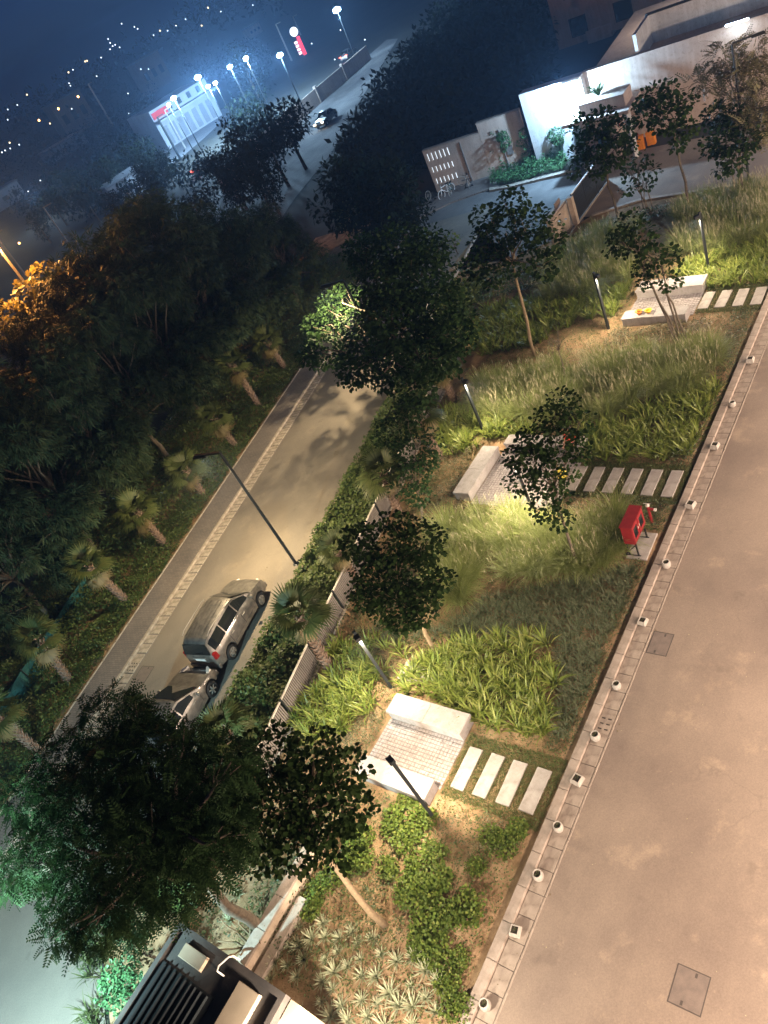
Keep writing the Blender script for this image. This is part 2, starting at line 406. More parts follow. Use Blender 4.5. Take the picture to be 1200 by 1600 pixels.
T_OVAL = (np.array([(0, 0, 0), (.26, .42, .05), (0, 1, -.05), (-.26, .42, .05)], float), np.array([[0, 1, 2, 3]]))
def t_frond(k=7, L=.34, droop=.35, w=.11):
    V = []; Q = []
    for i in range(k):
        t = .15 + .85 * i / (k - 1); y = t; z = -droop * t * t
        for s in (-1, 1):
            l = L * (1 - .55 * t) ; a = np.array((s * .12 * 0, y, z)); b = a + np.array((s * l, l * .45, -.12 * l))
            mid = (a + b) / 2; o = np.array((-.45 * s * 0 + 0, w, 0))
            n = len(V); V += [a, mid - o * .5, b, mid + o * .5]; Q.append([n, n + 1, n + 2, n + 3] if s > 0 else [n, n + 3, n + 2, n + 1])
    return np.array(V, float), np.array(Q)
T_FROND = t_frond()
T_NEEDLE = (np.array([(0, 0, 0), (.07, .5, -.06), (0, 1, -.2), (-.07, .5, -.06),
                      (0, .1, 0), (.3, .5, -.05), (.42, .85, -.22), (.2, .55, -.04),
                      (0, .1, 0), (-.2, .55, -.04), (-.42, .85, -.22), (-.3, .5, -.05)], float), np.array([[0, 1, 2, 3], [4, 5, 6, 7], [8, 9, 10, 11]]))
def join(parts):
    Vs, Qs, o = [], [], 0
    for V, Q in parts: Vs.append(V); Qs.append(Q + o); o += len(V)
    return np.concatenate(Vs), np.concatenate(Qs)
def clump_leaves(cl, n, T, size, flat=.8, droop=.3, jitter=.35, inner=.5):
    """cl: list of (centre, radius); n leaves per m2 of clump surface"""
    out = []
    for c, r in cl:
        k = max(8, int(n * r * r)); g = RNG.normal(size=(k, 3)); g /= np.linalg.norm(g, axis=1)[:, None]
        rr = r * (inner + (1 - inner) * RNG.random(k) ** .5) * (1 + .18 * np.sin(g[:, 0] * 7 + g[:, 1] * 5 + r * 9))
        P = np.array(c) + g * rr[:, None] * np.array([1, 1, flat])
        d = g + RNG.normal(size=(k, 3)) * jitter * 2; d[:, 2] -= droop
        out.append(scatter(T[0], T[1], P, frames(d, (0, 0, 1.0)), size * RNG.uniform(.65, 1.25, k)))
    return join(out)

# ================================================================== setting: ground, roads, pavements
struct('ground', MB().sheet([(-660, -150), (720, -150), (720, 1000), (-660, 1000)], -.03), 'ground_earth')
struct('garden_soil', MB().prism(rpoly([(-12, -.32), (36.5, -.32)]) + gpoly([(1215, 281), (1000, 314), (925, 337), (872, 372), (800, 404), (700, 425)]) + lpoly([(38, 8.0), (-6.1, 8.0), (-7.1, 8.2), (-9.1, 10.3), (-12, 13)]), -.02, .03), 'soil')
struct('compound_road', MB().sheet(gpoly([(1420, 470), (1213, 284), (1000, 317), (930, 338), (904, 340), (936, 288), (905, 255), (1010, 232), (1420, 150)]), .006), 'concrete_road')
struct('service_road', MB().sheet(rpoly([(-14, .45), (50, .45), (50, 16), (-14, 16)]), .012), 'concrete_road')
struct('street', MB().sheet(lpoly([(-22, 1.4), (42, 1.4), (42, 8.0), (-6.2, 7.9), (-7.2, 8.1), (-9.2, 10.2), (-22, 13)]), .004), 'tar_road')
struct('side_street', MB().sheet(gpoly([(560, 620), (520, 365), (640, 338), (700, 312), (780, 296), (890, 274), (915, 276), (905, 480), (870, 374), (700, 520), (600, 500)]), 0.0), 'far_asphalt')
struct('bicycle_pavement', MB().prism(gpoly([(600, 352), (684, 308), (738, 277), (772, 276), (778, 292), (705, 318), (625, 357)]), -.02, .1), 'pavers')
struct('far_road', MB().sheet(gpoly([(290, 345), (360, 283), (470, 180), (604, 62), (622, 60), (555, 170), (517, 240), (462, 308), (400, 400)]), 0.0), 'far_asphalt')
struct('bank_soil', MB().sheet(lpoly([(-14, -9), (46, -9), (46, -.12), (-14, -.12)]), .002), 'soil')
pav = struct('sidewalk', MB().prism(lpoly([(-22, 0), (42, 0), (42, 1.42), (-22, 1.42)]), -.02, .1), 'pavers')

def stone_row(owner, name, mat, F, u0, u1, step, v0, v1, z0, z1, rz, gap=.012, jz=.004, bev=.012):
    n = int(round((u1 - u0) / step)); me = []
    for k in range(3):
        me.append(MB().bev((0, 0, (z0 + z1) / 2), (v1 - v0, step - gap, z1 - z0), bev).mesh(name)); me[-1].materials.append(MATS[mat])
    for i in range(n):
        p = F(u0 + (i + .5) * step, (v0 + v1) / 2)
        o = link(name, me[i % 3], None, owner, (p.x, p.y, random.uniform(-jz, jz)), (random.uniform(-.004, .004), random.uniform(-.006, .006), rz + random.uniform(-.006, .006)))
kerb = struct('kerb', MB().prism(rpoly([(-12, -.3), (36.5, -.3), (36.5, -.05), (-12, -.05)]), -.02, .07), 'joint_sand')
stone_row(kerb, 'kerb_stone', 'kerb_concrete', RW, -6, 36, .9, -.3, -.03, -.01, .12, RZ)
gut = struct('gutter', MB().prism(rpoly([(-12, -.03), (36.5, -.03), (36.5, .46), (-12, .46)]), -.02, .006), 'gap_soil')
stone_row(gut, 'gutter_slab', 'gutter_concrete', RW, -6, 36, .6, -.025, .4, -.01, .022, RZ, jz=.006)
stone_row(gut, 'edging_strip', 'gutter_concrete', RW, -6, 36, 1.5, .41, .465, -.01, .03, RZ, gap=.006)
struct('kerb_gap', MB().prism(rpoly([(-8, -.325), (36, -.325), (36, -.302), (-8, -.302)]), -.01, .034), 'gap_soil')
sk = struct('street_kerb', MB().prism(lpoly([(-12, 1.42), (40, 1.42), (40, 2.15), (-12, 2.15)]), -.02, .012), 'joint_sand')
stone_row(sk, 'kerb_stone', 'pale_kerb', LW, -12, 39, .85, 1.43, 1.58, -.01, .115, LZ)
stone_row(sk, 'gutter_slab', 'pale_kerb', LW, -12, 39, .5, 1.59, 2.12, -.01, .03, LZ, gap=.05, jz=.008)
sk2 = struct('sidewalk_edge', MB().prism(lpoly([(-14, -.1), (42, -.1), (42, 0), (-14, 0)]), -.02, .09), 'joint_sand')
stone_row(sk2, 'edging_strip', 'pale_kerb', LW, -14, 42, 1.0, -.1, -.005, -.01, .12, LZ)
sk3 = struct('verge_kerb', MB().prism(lpoly([(-3.5, 7.98), (40, 7.98), (40, 8.1), (-3.5, 8.1)]), -.02, .1), 'joint_sand')
stone_row(sk3, 'kerb_stone', 'pale_kerb', LW, -3.5, 39, .85, 7.97, 8.11, -.01, .14, LZ)
sk4 = struct('far_kerb', MB().prism(gpoly([(1213, 283.5), (1000, 316), (925, 339), (925, 337), (1000, 313), (1213, 281)]), -.02, .12), 'pale_kerb')

# inspection covers and drains let into the roads
def cover(F, u0, u1, v0, v1, rz, label, z):
    c = F((u0 + u1) / 2, (v0 + v1) / 2)
    e = empty('inspection_cover', (c.x, c.y, 0), rz, label, 'manhole cover')
    MB().box((0, 0, z / 2 + .001), (v1 - v0, u1 - u0, z), 0).build('frame', 'cover_gap', e)
    MB().box((0, 0, z / 2 + .004), (v1 - v0 - .05, u1 - u0 - .05, z)).build('lid', 'cover_iron', e)
    for s in (-1, 1): MB().box((s * (v1 - v0) * .1, s * (u1 - u0) * .38, z + .005), (.05, .09, .006)).build('lifting_hole', 'cover_gap', e)
cover(RW, 10.48, 11.3, .5, 1.1, RZ, 'square inspection cover in the road beside the gutter near the square white pot', .014)
cover(RW, 2.05, 2.86, 3.64, 4.33, RZ, 'square inspection cover out in the road, nearest the bottom corner', .014)
cover(LW, 2.1, 2.9, 2.35, 3.05, LZ, 'inspection cover in the street behind the grey parked cars', .008)
c = RW(7.9, .19); e = empty('drain_cover', (c.x, c.y, .02), RZ, 'slotted concrete drain cover in the gutter beside a round white pot', 'drain cover')
MB().box((0, 0, .008), (.41, .62, .016)).build('slab', 'gutter_concrete', e)
for i in range(3):
    for j in (-1, 1): MB().box((j * .09, (i - 1) * .17, .0165), (.1, .035, .006)).build('slot', 'gap_soil', e)
c = LW(2.8, 1.86); e = empty('drain_cover', (c.x, c.y, .03), LZ, 'pale drain cover with round holes in the far gutter of the street', 'drain cover')
MB().box((0, 0, .01), (.5, .6, .02)).build('slab', 'pale_kerb', e)
for i in range(3):
    for j in range(3): MB().lathe(((j - 1) * .14, (i - 1) * .17, .0195), [(.035, 0), (.035, .004)], 8).build('hole', 'gap_soil', e)

# ================================================================== the three seating squares
def paved(u0, u1, v0, v1, step, label):
    o = struct('patio_floor', MB().prism(rpoly([(u0, v0), (u1, v0), (u1, v1), (u0, v1)]), .0, .045), 'joint_sand')
    m = MB(); nu = int((u1 - u0) / step); nv = int((v1 - v0) / step)
    for i in range(nu):
        for j in range(nv):
            c = RW(u0 + (i + .5) * (u1 - u0) / nu, v0 + (j + .5) * (v1 - v0) / nv)
            s = step * random.uniform(.82, .92)
            m.bev((c.x, c.y, .04 + random.uniform(0, .008)), (s, step * random.uniform(.82, .92), .04), .012, RZ + random.uniform(-.06, .06))
    p = m.build('cobble', 'cobble', o); p['kind'] = 'stuff'
def bench(u0, u1, v0, v1, label, h=.45, joints=1):
    c = RW((u0 + u1) / 2, (v0 + v1) / 2); e = empty('stone_bench', (c.x, c.y, 0.03), RZ, label, 'bench', 'concrete block benches of the seating squares')
    du, dv = u1 - u0, v1 - v0
    lng = dv > du; n = joints + 1
    MB().box((0, 0, (h - .1) / 2), (dv - .06, du - .06, h - .1)).build('base', 'bench_stone', e)
    L = (dv if lng else du)
    for k in range(n):
        q = (-L / 2 + (k + .5) * L / n)
        d = (L / n - .004, du, .1) if lng else (dv, L / n - .004, .1)
        MB().bev((q, 0, h - .05) if lng else (0, q, h - .05), d, .008).build('seat_slab', 'bench_stone', e)
paved(4.55, 6.15, -6.3, -3.5, .115, 'a')
bench(6.12, 6.84, -6.28, -3.5, 'concrete block bench of the near seating square, backed by bright lilies')
bench(3.98, 4.6, -6.15, -3.55, 'concrete block bench of the near seating square, under the dark round-leaved tree')
paved(15.78, 19.1, -8.25, -4.55, .125, 'b')
bench(15.9, 18.78, -9.0, -8.25, 'concrete block bench along the left side of the middle seating square')
bench(18.95, 19.55, -8.1, -4.6, 'concrete block bench half hidden behind the slender tree, with the red-shirted person')
paved(28.4, 30.2, -6.2, -3.1, .14, 'c')
bench(30.15, 31.05, -6.2, -3.1, 'concrete block bench at the back of the far seating square')
bench(27.8, 28.5, -6.1, -3.2, 'concrete block bench carrying the yellow and orange helmets')

def slab(u0, u1, v0, v1, label, group, mat='slab_stone'):
    c = RW((u0 + u1) / 2, (v0 + v1) / 2)
    m = MB().bev((0, 0, .03), (v1 - v0, u1 - u0, .06), .01)
    o = m.build('stepping_slab', mat); o.location = (c.x, c.y, .025 + random.uniform(0, .008)); o.rotation_euler = (0, 0, RZ + random.uniform(-.02, .02))
    tag(o, label, 'stepping slab', group)
od = ['nearest the cobbles', 'second from the cobbles', 'third from the cobbles', 'nearest the kerb', 'x', 'y']
for i in range(4): slab(4.72 + .02 * i, 6.06 + .01 * i, -3.25 + .72 * i, -2.82 + .72 * i, 'pale stepping slab on the near path, ' + od[i], 'stepping slabs of the near path')
od = ['hidden beside the yellow bag', 'nearest the bench, by the feet of the red-shirted person', 'second after the bench', 'third after the bench', 'fourth after the bench', 'nearest the kerb']
for i in range(6): slab(16.9, 18.25, -4.62 + .72 * i, -4.2 + .72 * i, 'pale stepping slab on the middle path, ' + od[i], 'stepping slabs of the middle path')
od = ['brownish one nearest the cobbles', 'second from the cobbles', 'third from the cobbles', 'nearest the kerb']
for i in range(4): slab(28.8, 30.15, -3.02 + .72 * i, -2.58 + .72 * i, 'stepping slab on the far path, ' + od[i], 'stepping slabs of the far path')
slab(13.95, 15.15, -1.25, -.57, 'worn square concrete pad under the red hose cabinet', None)
slab(7.55, 8.3, -6.9, -5.9, 'cracked stone slab lying in bare soil behind the near bench', None)

# ================================================================== white pots along the gutter
POTS = [(24.65, 's'), (21.93, 'r'), (19.53, 's'), (16.51, 's'), (13.81, 'r'), (11.46, 's'), (9.11, 'r'), (7.4, 'r'), (6.04, 's'), (4.68, 'r'), (3.37, 'r'), (1.98, 's'), (.29, 'r')]
WHERE = ['farthest along the gutter, level with the far path', 'second from the far end, beside the tall fountain grass', 'third from the far end, before the middle path', 'past the middle path',
         'beside the red hose cabinet', 'beside the square inspection cover', 'between the inspection cover and the drain', 'right beside the slotted drain cover', 'level with the near stepping path',
         'just before the near stepping path', 'beside the bushy green shrubs', 'square one near the bottom of the frame', 'round one nearest the camera']
def make_pot(sq):
    e = empty('white_pot', (0, 0, 0))
    if sq:
        m = MB(); a, b, c = .1, .185, .15
        prof = [(a, 0), (b, .12), (b, .2), (c, .33)]
        v = []; f = []
        for r, z in prof:
            v += [(-r, -r, z), (r, -r, z), (r, r, z), (-r, r, z)]
        for i in range(3):
            for k in range(4): j = (k + 1) % 4; f.append((i * 4 + k, i * 4 + j, i * 4 + 4 + j, i * 4 + 4 + k))
        f.append((3, 2, 1, 0)); n = len(v); r = .12
        v += [(-r, -r, .33), (r, -r, .33), (r, r, .33), (-r, r, .33), (-r, -r, .27), (r, -r, .27), (r, r, .27), (-r, r, .27)]
        for k in range(4):
            j = (k + 1) % 4; f.append((12 + k, 12 + j, n + j, n + k)); f.append((n + k, n + j, n + 4 + j, n + 4 + k))
        m.add(v, f).build('shell', 'white_pot', e, bevel=.01)
        MB().box((0, 0, .27), (.23, .23, .03)).build('soil', 'pot_soil', e)
    else:
        MB().lathe((0, 0, 0), [(.1, 0), (.155, .06), (.18, .15), (.17, .25), (.145, .33), (.115, .33), (.12, .27)], 20, False).build('shell', 'white_pot', e, smooth=True)
        MB().lathe((0, 0, .26), [(.118, 0), (.118, .015)], 16).build('soil', 'pot_soil', e)
    V, Q = blades(np.array([[0, 0, .27]] * 14) + RNG.normal(size=(14, 3)) * [.04, .04, 0], RNG.uniform(0, 6.28, 14), np.full(14, .3), RNG.uniform(.8, 1.6, 14), RNG.uniform(.05, .11, 14), np.full(14, .022), 2)
    link('plant', np_mesh('plant', V, Q), 'leaf_cover', e)
    return e
protos = {}
for (u, k), w in zip(POTS, WHERE):
    p = RW(u, .13); 
    if k not in protos: o = protos[k] = make_pot(k == 's')
    else: o = copy_tree(protos[k])
    o.location = (p.x, p.y, .022); o.rotation_euler = (0, 0, RZ + random.uniform(-.25, .25)); s = random.uniform(.7, .8); o.scale = (s, s, s)
    tag(o, ('square' if k == 's' else 'round') + ' white pot in the gutter, ' + w, 'plant pot', 'white pots along the gutter')

# ================================================================== lamps
def path_lamp(base, top, label, aim, power=55, head=1):
    b = G(base); e = empty('path_lamp', b, 0, label, 'lamp post', 'slim garden lamp posts')
    h = 3.0; a = Vector(aim).normalized(); q = a.cross(Vector((0, 0, 1))); rz = math.atan2(a.y, a.x)
    MB().box((0, 0, h / 2), (.1, .1, h), rz).build('pole', 'dark_metal', e)
    MB().box((0, 0, .012), (.2, .2, .024), rz).build('base_plate', 'dark_metal', e)
    c = a * .16
    hd = MB().box((c.x, c.y, h - .16), (.22, .17, .13), rz).build('lamp_head', 'black_metal', e)
    MB().box((c.x, c.y, h - .228), (.15, .11, .006), rz).build('led_panel', 'led_warm', hd)
    p = b + c + Vector((0, 0, h - .25))
    light('path_light', 'SPOT', p, (1, .82, .58), power, e, p + a * .55 + Vector((0, 0, -1)), .05, 165, .5)
path_lamp((612, 1075), (553, 985), 'slim lit lamp post behind the near concrete bench', vR * .8 - uR * .6, 520)
path_lamp((677, 1277), (592, 1175), 'slim dark lamp post leaning over the near cobbled square, backlit', -vR * .8 + uR * .35, 620)
path_lamp((757, 677), (730, 605), 'slim lit lamp post beside the middle seating square', vR - uR * .3, 480)
path_lamp((838, 812), None, 'slim garden lamp post hidden behind the slender open-crowned tree', -vR * .5 - uR * .7, 620)
path_lamp((951, 515), (930, 425), 'slim lit lamp post beside the bench with the helmets', vR * .9 - uR * .4, 480)
path_lamp((1108, 425), (1083, 480), 'slim dark lamp post in the straw-coloured grass behind the far square', -vR * .6 - uR * .6, 620)

def street_lamp(p, arm, h, label, L=1.25, pm='dark_metal', power=0, col=(1, .77, .45), lit='led_warm', r=.055, spread=165):
    e = empty('street_lamp', p, 0, label, 'street lamp'); a = Vector(arm).normalized(); rz = math.atan2(a.y, a.x)
    MB().tube([(0, 0, 0), (0, 0, h)], [r * 1.25, r], 8).build('pole', pm, e)
    MB().lathe((0, 0, 0), [(.14, 0), (.14, .03), (.08, .05)], 10).build('base_plate', 'dark_metal', e)
    c = a * (L / 2)
    MB().box((c.x, c.y, h + .03), (L, .08, .08), rz).build('arm', 'dark_metal', e)
    c = a * (L - .25)
    hd = MB().box((c.x, c.y, h - .03), (.62, .2, .06), rz).build('lamp_head', 'black_metal', e)
    MB().box((c.x, c.y, h - .064), (.5, .14, .006), rz).build('led_panel', lit if power else 'lamp_clear', hd)
    if power:
        q = Vector(p) + c + Vector((0, 0, h - .09))
        light('street_light', 'SPOT', q, col, power, e, q + a * .12 + Vector((0, 0, -1)), .14, spread, .35)
    return e
street_lamp(LW(8.35, 7.55), -vL, 6.2, 'tall dark street lamp with bent arm beside the street and hedge', 1.3, power=2350, spread=157)
street_lamp(LW(21, 7.7), -vL, 6.2, 'street lamp buried in the big dark tree over the street', 1.3, power=1750, spread=158)
street_lamp(G((685, 520)), Vector((-.9, .4, 0)), 4.9, 'slim bare lamp pole at the edge of the side street', .1, 'rail_paint')
street_lamp(G((1170, 280)), Vector((.9, -.5, 0)), 6.8, 'tall unlit lamp post before the podium wall', 1.4)

# light thrown by the wall lamps of the block the photograph was taken from
for u in (-8, 1, 10, 19, 28, 37, 46):
    q = RW(u, 10.5, 5.0)
    light('facade_light', 'SPOT', q, (1, .755, .575), 2650, None, q + Vector((0, 0, -1)) - vR * 1.0, .25, 150, .55)

# ================================================================== fence beside the street
f0, f1 = LW(-1.2, 11.0), LW(22.5, 10.92)
fe = empty('slat_fence', f0, LZ, 'grey vertical slat fence with pale top rail between hedge and garden', 'fence')
nb = 10; bl = (f1 - f0).length / nb; sl = MB().box((0, 0, .5), (.022, .055, .9)).mesh('slat'); sl.materials.append(MATS['grey_slat'])
for i in range(nb):
    MB().box((0, i * bl + .03, .53), (.06, .06, 1.06)).build('post', 'dark_metal', fe)
    MB().box((-.002, (i + .5) * bl, 1.0), (.05, bl - .07, .05)).build('top_rail', 'rail_paint', fe)
    MB().box((-.002, (i + .5) * bl, .06), (.04, bl - .07, .04)).build('bottom_rail', 'grey_slat', fe)
    n = int((bl - .08) / .088)
    for k in range(n): link('slat', sl, None, fe, (.0 + random.uniform(-.002, .002), i * bl + .1 + k * (bl - .12) / n, .02))
me = struct('fence_plinth', MB().prism(lpoly([(-1.2, 11.05), (22.5, 10.97), (22.5, 11.1), (-1.2, 11.18)]), 0, .07), 'joint_sand')
stone_row(me, 'edging_strip', 'pale_kerb', LW, -1.2, 22, .45, 11.05, 11.16, 0, .085, LZ, gap=.06, jz=.01)

# teal shade net on the bank
e = empty('shade_net', LW(-.3, -3.2), LZ, 'teal shade net stretched on thin posts along the dark bank', 'net fence')
m = MB(); n = 24; v = []; f = []
for i in range(n + 1):
    t = i / n
    for k in range(5):
        z = .95 * k / 4; v.append((-.12 * t * 8 + .05 * math.sin(i * 1.3 + k), 8 * t, z - .06 * math.sin(t * PI * 4) ** 2 * (k == 4)))
for i in range(n):
    for k in range(4): f.append((i * 5 + k, i * 5 + 5 + k, i * 5 + 6 + k, i * 5 + 1 + k))
m.add(v, f).build('netting', 'teal_net', e)
for i in range(5): MB().tube([(-.24 * i, 2 * i, 0), (-.24 * i, 2 * i, 1.05)], .025, 6).build('post', 'dark_metal', e)
MB().tube([(-.12 * 8 * i / 12, 8 * i / 12, 0.96 - .05 * math.sin(i / 12 * PI * 4) ** 2) for i in range(13)], .015, 5).build('top_rope', 'teal_net', e)

# ================================================================== red hose cabinet and hydrant
c = RW(14.5, -1.0); e = empty('hose_cabinet', (c.x, c.y, .06), RZ, 'red fire hose cabinet with two glazed doors on black legs', 'hose cabinet')
MB().box((0, 0, 1.0), (.36, 1.0, .74)).build('body', 'red_paint', e, bevel=.012)
MB().prism([(-.2, -.53), (.21, -.53), (.21, .53), (-.2, .53)], 1.372, 1.4).build('roof', 'red_paint', e)
for s in (-1, 1):
    d = MB(); y0 = s * .25
    for (cy, cz, sy, sz) in ((y0 - .185, 1.0, .09, .68), (y0 + .185, 1.0, .09, .68), (y0, 1.28, .28, .11), (y0, .72, .28, .13)): d.box((.19, cy, cz), (.022, sy, sz))
    dd = d.build('door', 'red_paint', e)
    MB().box((.186, y0, 1.0), (.008, .28, .46)).build('glass', 'car_glass', dd)
    MB().box((.206, y0 - s * .19, 1.0), (.012, .025, .1)).build('handle', 'rail_paint', dd)
for sx in (-1, 1):
    for sy in (-1, 1): MB().box((sx * .15, sy * .42, .32), (.045, .045, .63)).build('leg', 'black_metal', e)
for sy in (-1, 1):
    MB().tube([(-.3, sy * .42, .02), (.12, sy * .42, .5)], .02, 5).build('brace', 'black_metal', e)
    MB().box((-.05, sy * .42, .02), (.55, .04, .035)).build('foot', 'black_metal', e)
c = RW(15.7, -.95); e = empty('fire_hydrant', (c.x, c.y, .03), RZ, 'small standpipe hydrant with pale caps beside the red cabinet', 'hydrant')
MB().tube([(0, 0, 0), (0, 0, .75)], .05, 10).build('pipe', 'red_paint', e)
MB().tube([(-.02, 0, .62), (.2, 0, .6)], .045, 8).build('outlet', 'red_paint', e)
MB().lathe((.0, 0, .75), [(.07, 0), (.07, .05), (.03, .09)], 10).build('cap', 'rail_paint', e)
MB().tube([(.19, 0, .6), (.26, 0, .595)], .055, 8).build('outlet_cap', 'rail_paint', e)
MB().tube([(-.12, .0, .86), (.12, 0, .86)], .012, 6).build('hand_wheel', 'rail_paint', e)

# ================================================================== helmets on the far bench, bag, person
for i, (p, mt, lb) in enumerate([((1004, 488), 'orange_plastic', 'orange hard hat lying upturned on the far bench'), ((1012, 487), 'yellow_plastic', 'yellow hard hat lying upturned on the far bench')]):
    q = RW(28.12 + .02 * i, -5.32 + .42 * i)
    e = empty('hard_hat', (q.x, q.y, .485), .4 + i, lb, 'hard hat')
    MB().lathe((0, 0, 0), [(.03, 0), (.1, .03), (.135, .09), (.14, .15), (.125, .15), (.115, .09), (.08, .045)], 16, False).build('shell', mt, e, smooth=True)
    MB().lathe((0, 0, .14), [(.138, 0), (.175, .005), (.175, .014), (.138, .014)], 16, False).build('brim', mt, e)
    MB().lathe((0, 0, .05), [(.09, 0), (.09, .02)], 12).build('harness', 'yellow_plastic' if i else 'black_metal', e)
    MB().tube([(.13, 0, .1), (.24, .05, .02), (.28, .1, .012)], .012, 5).build('chin_strap', 'black_metal', e)
q = RW(17.55, -4.95); e = empty('yellow_bag', (q.x, q.y, .05), RZ + .3, 'yellow carrier bag standing on the cobbles by the seated person', 'bag')
MB().lathe((0, 0, 0), [(.12, 0), (.19, .05), (.2, .22), (.16, .4), (.1, .5)], 9).build('sack', 'yellow_cloth', e)
for s in (-1, 1): MB().tube([(s * .07, -.05, .48), (s * .08, -.02, .62), (s * .08, .03, .62), (s * .07, .05, .48)], .012, 5).build('handle', 'yellow_cloth', e)

def skin_obj(name, pts, edges, rad_, mat, parent, sub=1):
    bm = bmesh.new(); L = bm.verts.layers.skin.verify(); vs = [bm.verts.new(p) for p in pts]
    for a, b in edges: bm.edges.new((vs[a], vs[b]))
    for i, v in enumerate(vs):
        r = rad_[i]; v[L].radius = (r, r) if not isinstance(r, tuple) else r; v[L].use_root = (i == 0)
    me = bpy.data.meshes.new(name); bm.to_mesh(me); bm.free(); me.materials.append(MATS[mat])
    o = link(name, me, None, parent); s = o.modifiers.new('skin', 'SKIN'); s.use_smooth_shade = True
    d = o.modifiers.new('sub', 'SUBSURF'); d.levels = sub; d.render_levels = sub
    return o
q = RW(18.98, -5.0)
pe = empty('person', (q.x, q.y, .03), RZ + PI, 'person in a red shirt and dark trousers seated on the middle bench', 'person')
# local: +Y is the way the person faces (towards the path), seat at z .45
body = [(0, 0, .55), (0, -.02, .75), (0, .02, .95), (0, .04, 1.04), (0, .07, 1.12), (0, .1, 1.24), (0, .1, 1.32),
        (.17, .02, .96), (.24, .1, .72), (.2, .32, .62), (-.17, .02, .96), (-.25, .08, .72), (-.17, .34, .6),
        (.1, .08, .54), (.13, .48, .53), (.17, .55, .1), (.18, .7, .05), (-.1, .08, .54), (-.14, .46, .53), (-.13, .42, .1), (-.15, .56, .05)]
ed = [(0, 1), (1, 2), (2, 3), (3, 4), (4, 5), (5, 6), (2, 7), (7, 8), (8, 9), (2, 10), (10, 11), (11, 12), (0, 13), (13, 14), (14, 15), (15, 16), (0, 17), (17, 18), (18, 19), (19, 20)]
rr = [.14, .13, .14, .055, .06, .105, .08, .06, .042, .03, .06, .042, .03, .085, .06, .04, .035, .085, .06, .04, .035]
skin_obj('body', body, ed, rr, 'skin', pe)
skin_obj('shirt', [body[0]] + [body[1], body[2], body[7], (.235, .06, .8), body[10], (-.24, .05, .8)], [(0, 1), (1, 2), (2, 3), (3, 4), (2, 5), (5, 6)], [.165, .155, .165, .08, .065, .08, .065], 'red_cloth', pe)
skin_obj('trousers', [(0, .0, .54), body[13], body[14], (.17, .54, .14), body[17], body[18], (-.13, .42, .14)], [(0, 1), (1, 2), (2, 3), (0, 4), (4, 5), (5, 6)], [.15, .105, .08, .06, .105, .08, .06], 'grey_cloth', pe)
skin_obj('hair', [(0, .06, 1.3), (0, .05, 1.36), (0, .0, 1.26)], [(0, 1), (0, 2)], [.1, .08, .07], 'black_hair', pe)
for (hx, hy, hz), s in (((.2, .32, .62), 1), ((-.17, .34, .6), -1)):
    for k in range(4):
        x = hx + (k - 1.5) * .022; l = (.075, .085, .08, .065)[k]
        skin_obj('finger', [(x, hy, hz), (x, hy + l * .6, hz - .005), (x, hy + l, hz - .03)], [(0, 1), (1, 2)], [.012, .01, .008], 'skin', pe, 0)
    skin_obj('thumb', [(hx - s * .03, hy - .02, hz), (hx - s * .055, hy + .02, hz), (hx - s * .055, hy + .05, hz - .01)], [(0, 1), (1, 2)], [.013, .011, .009], 'skin', pe, 0)
for x in (.175, -.145):
    MB().bev((x, .62 if x > 0 else .48, .04), (.1, .27, .08), .02).build('shoe', 'black_metal', pe)
for x in (-.035, .035): MB().lathe((x, .198, 1.235), [(.004, -.012), (.014, 0), (.004, .012)], 8).build('eye', 'black_hair', pe)

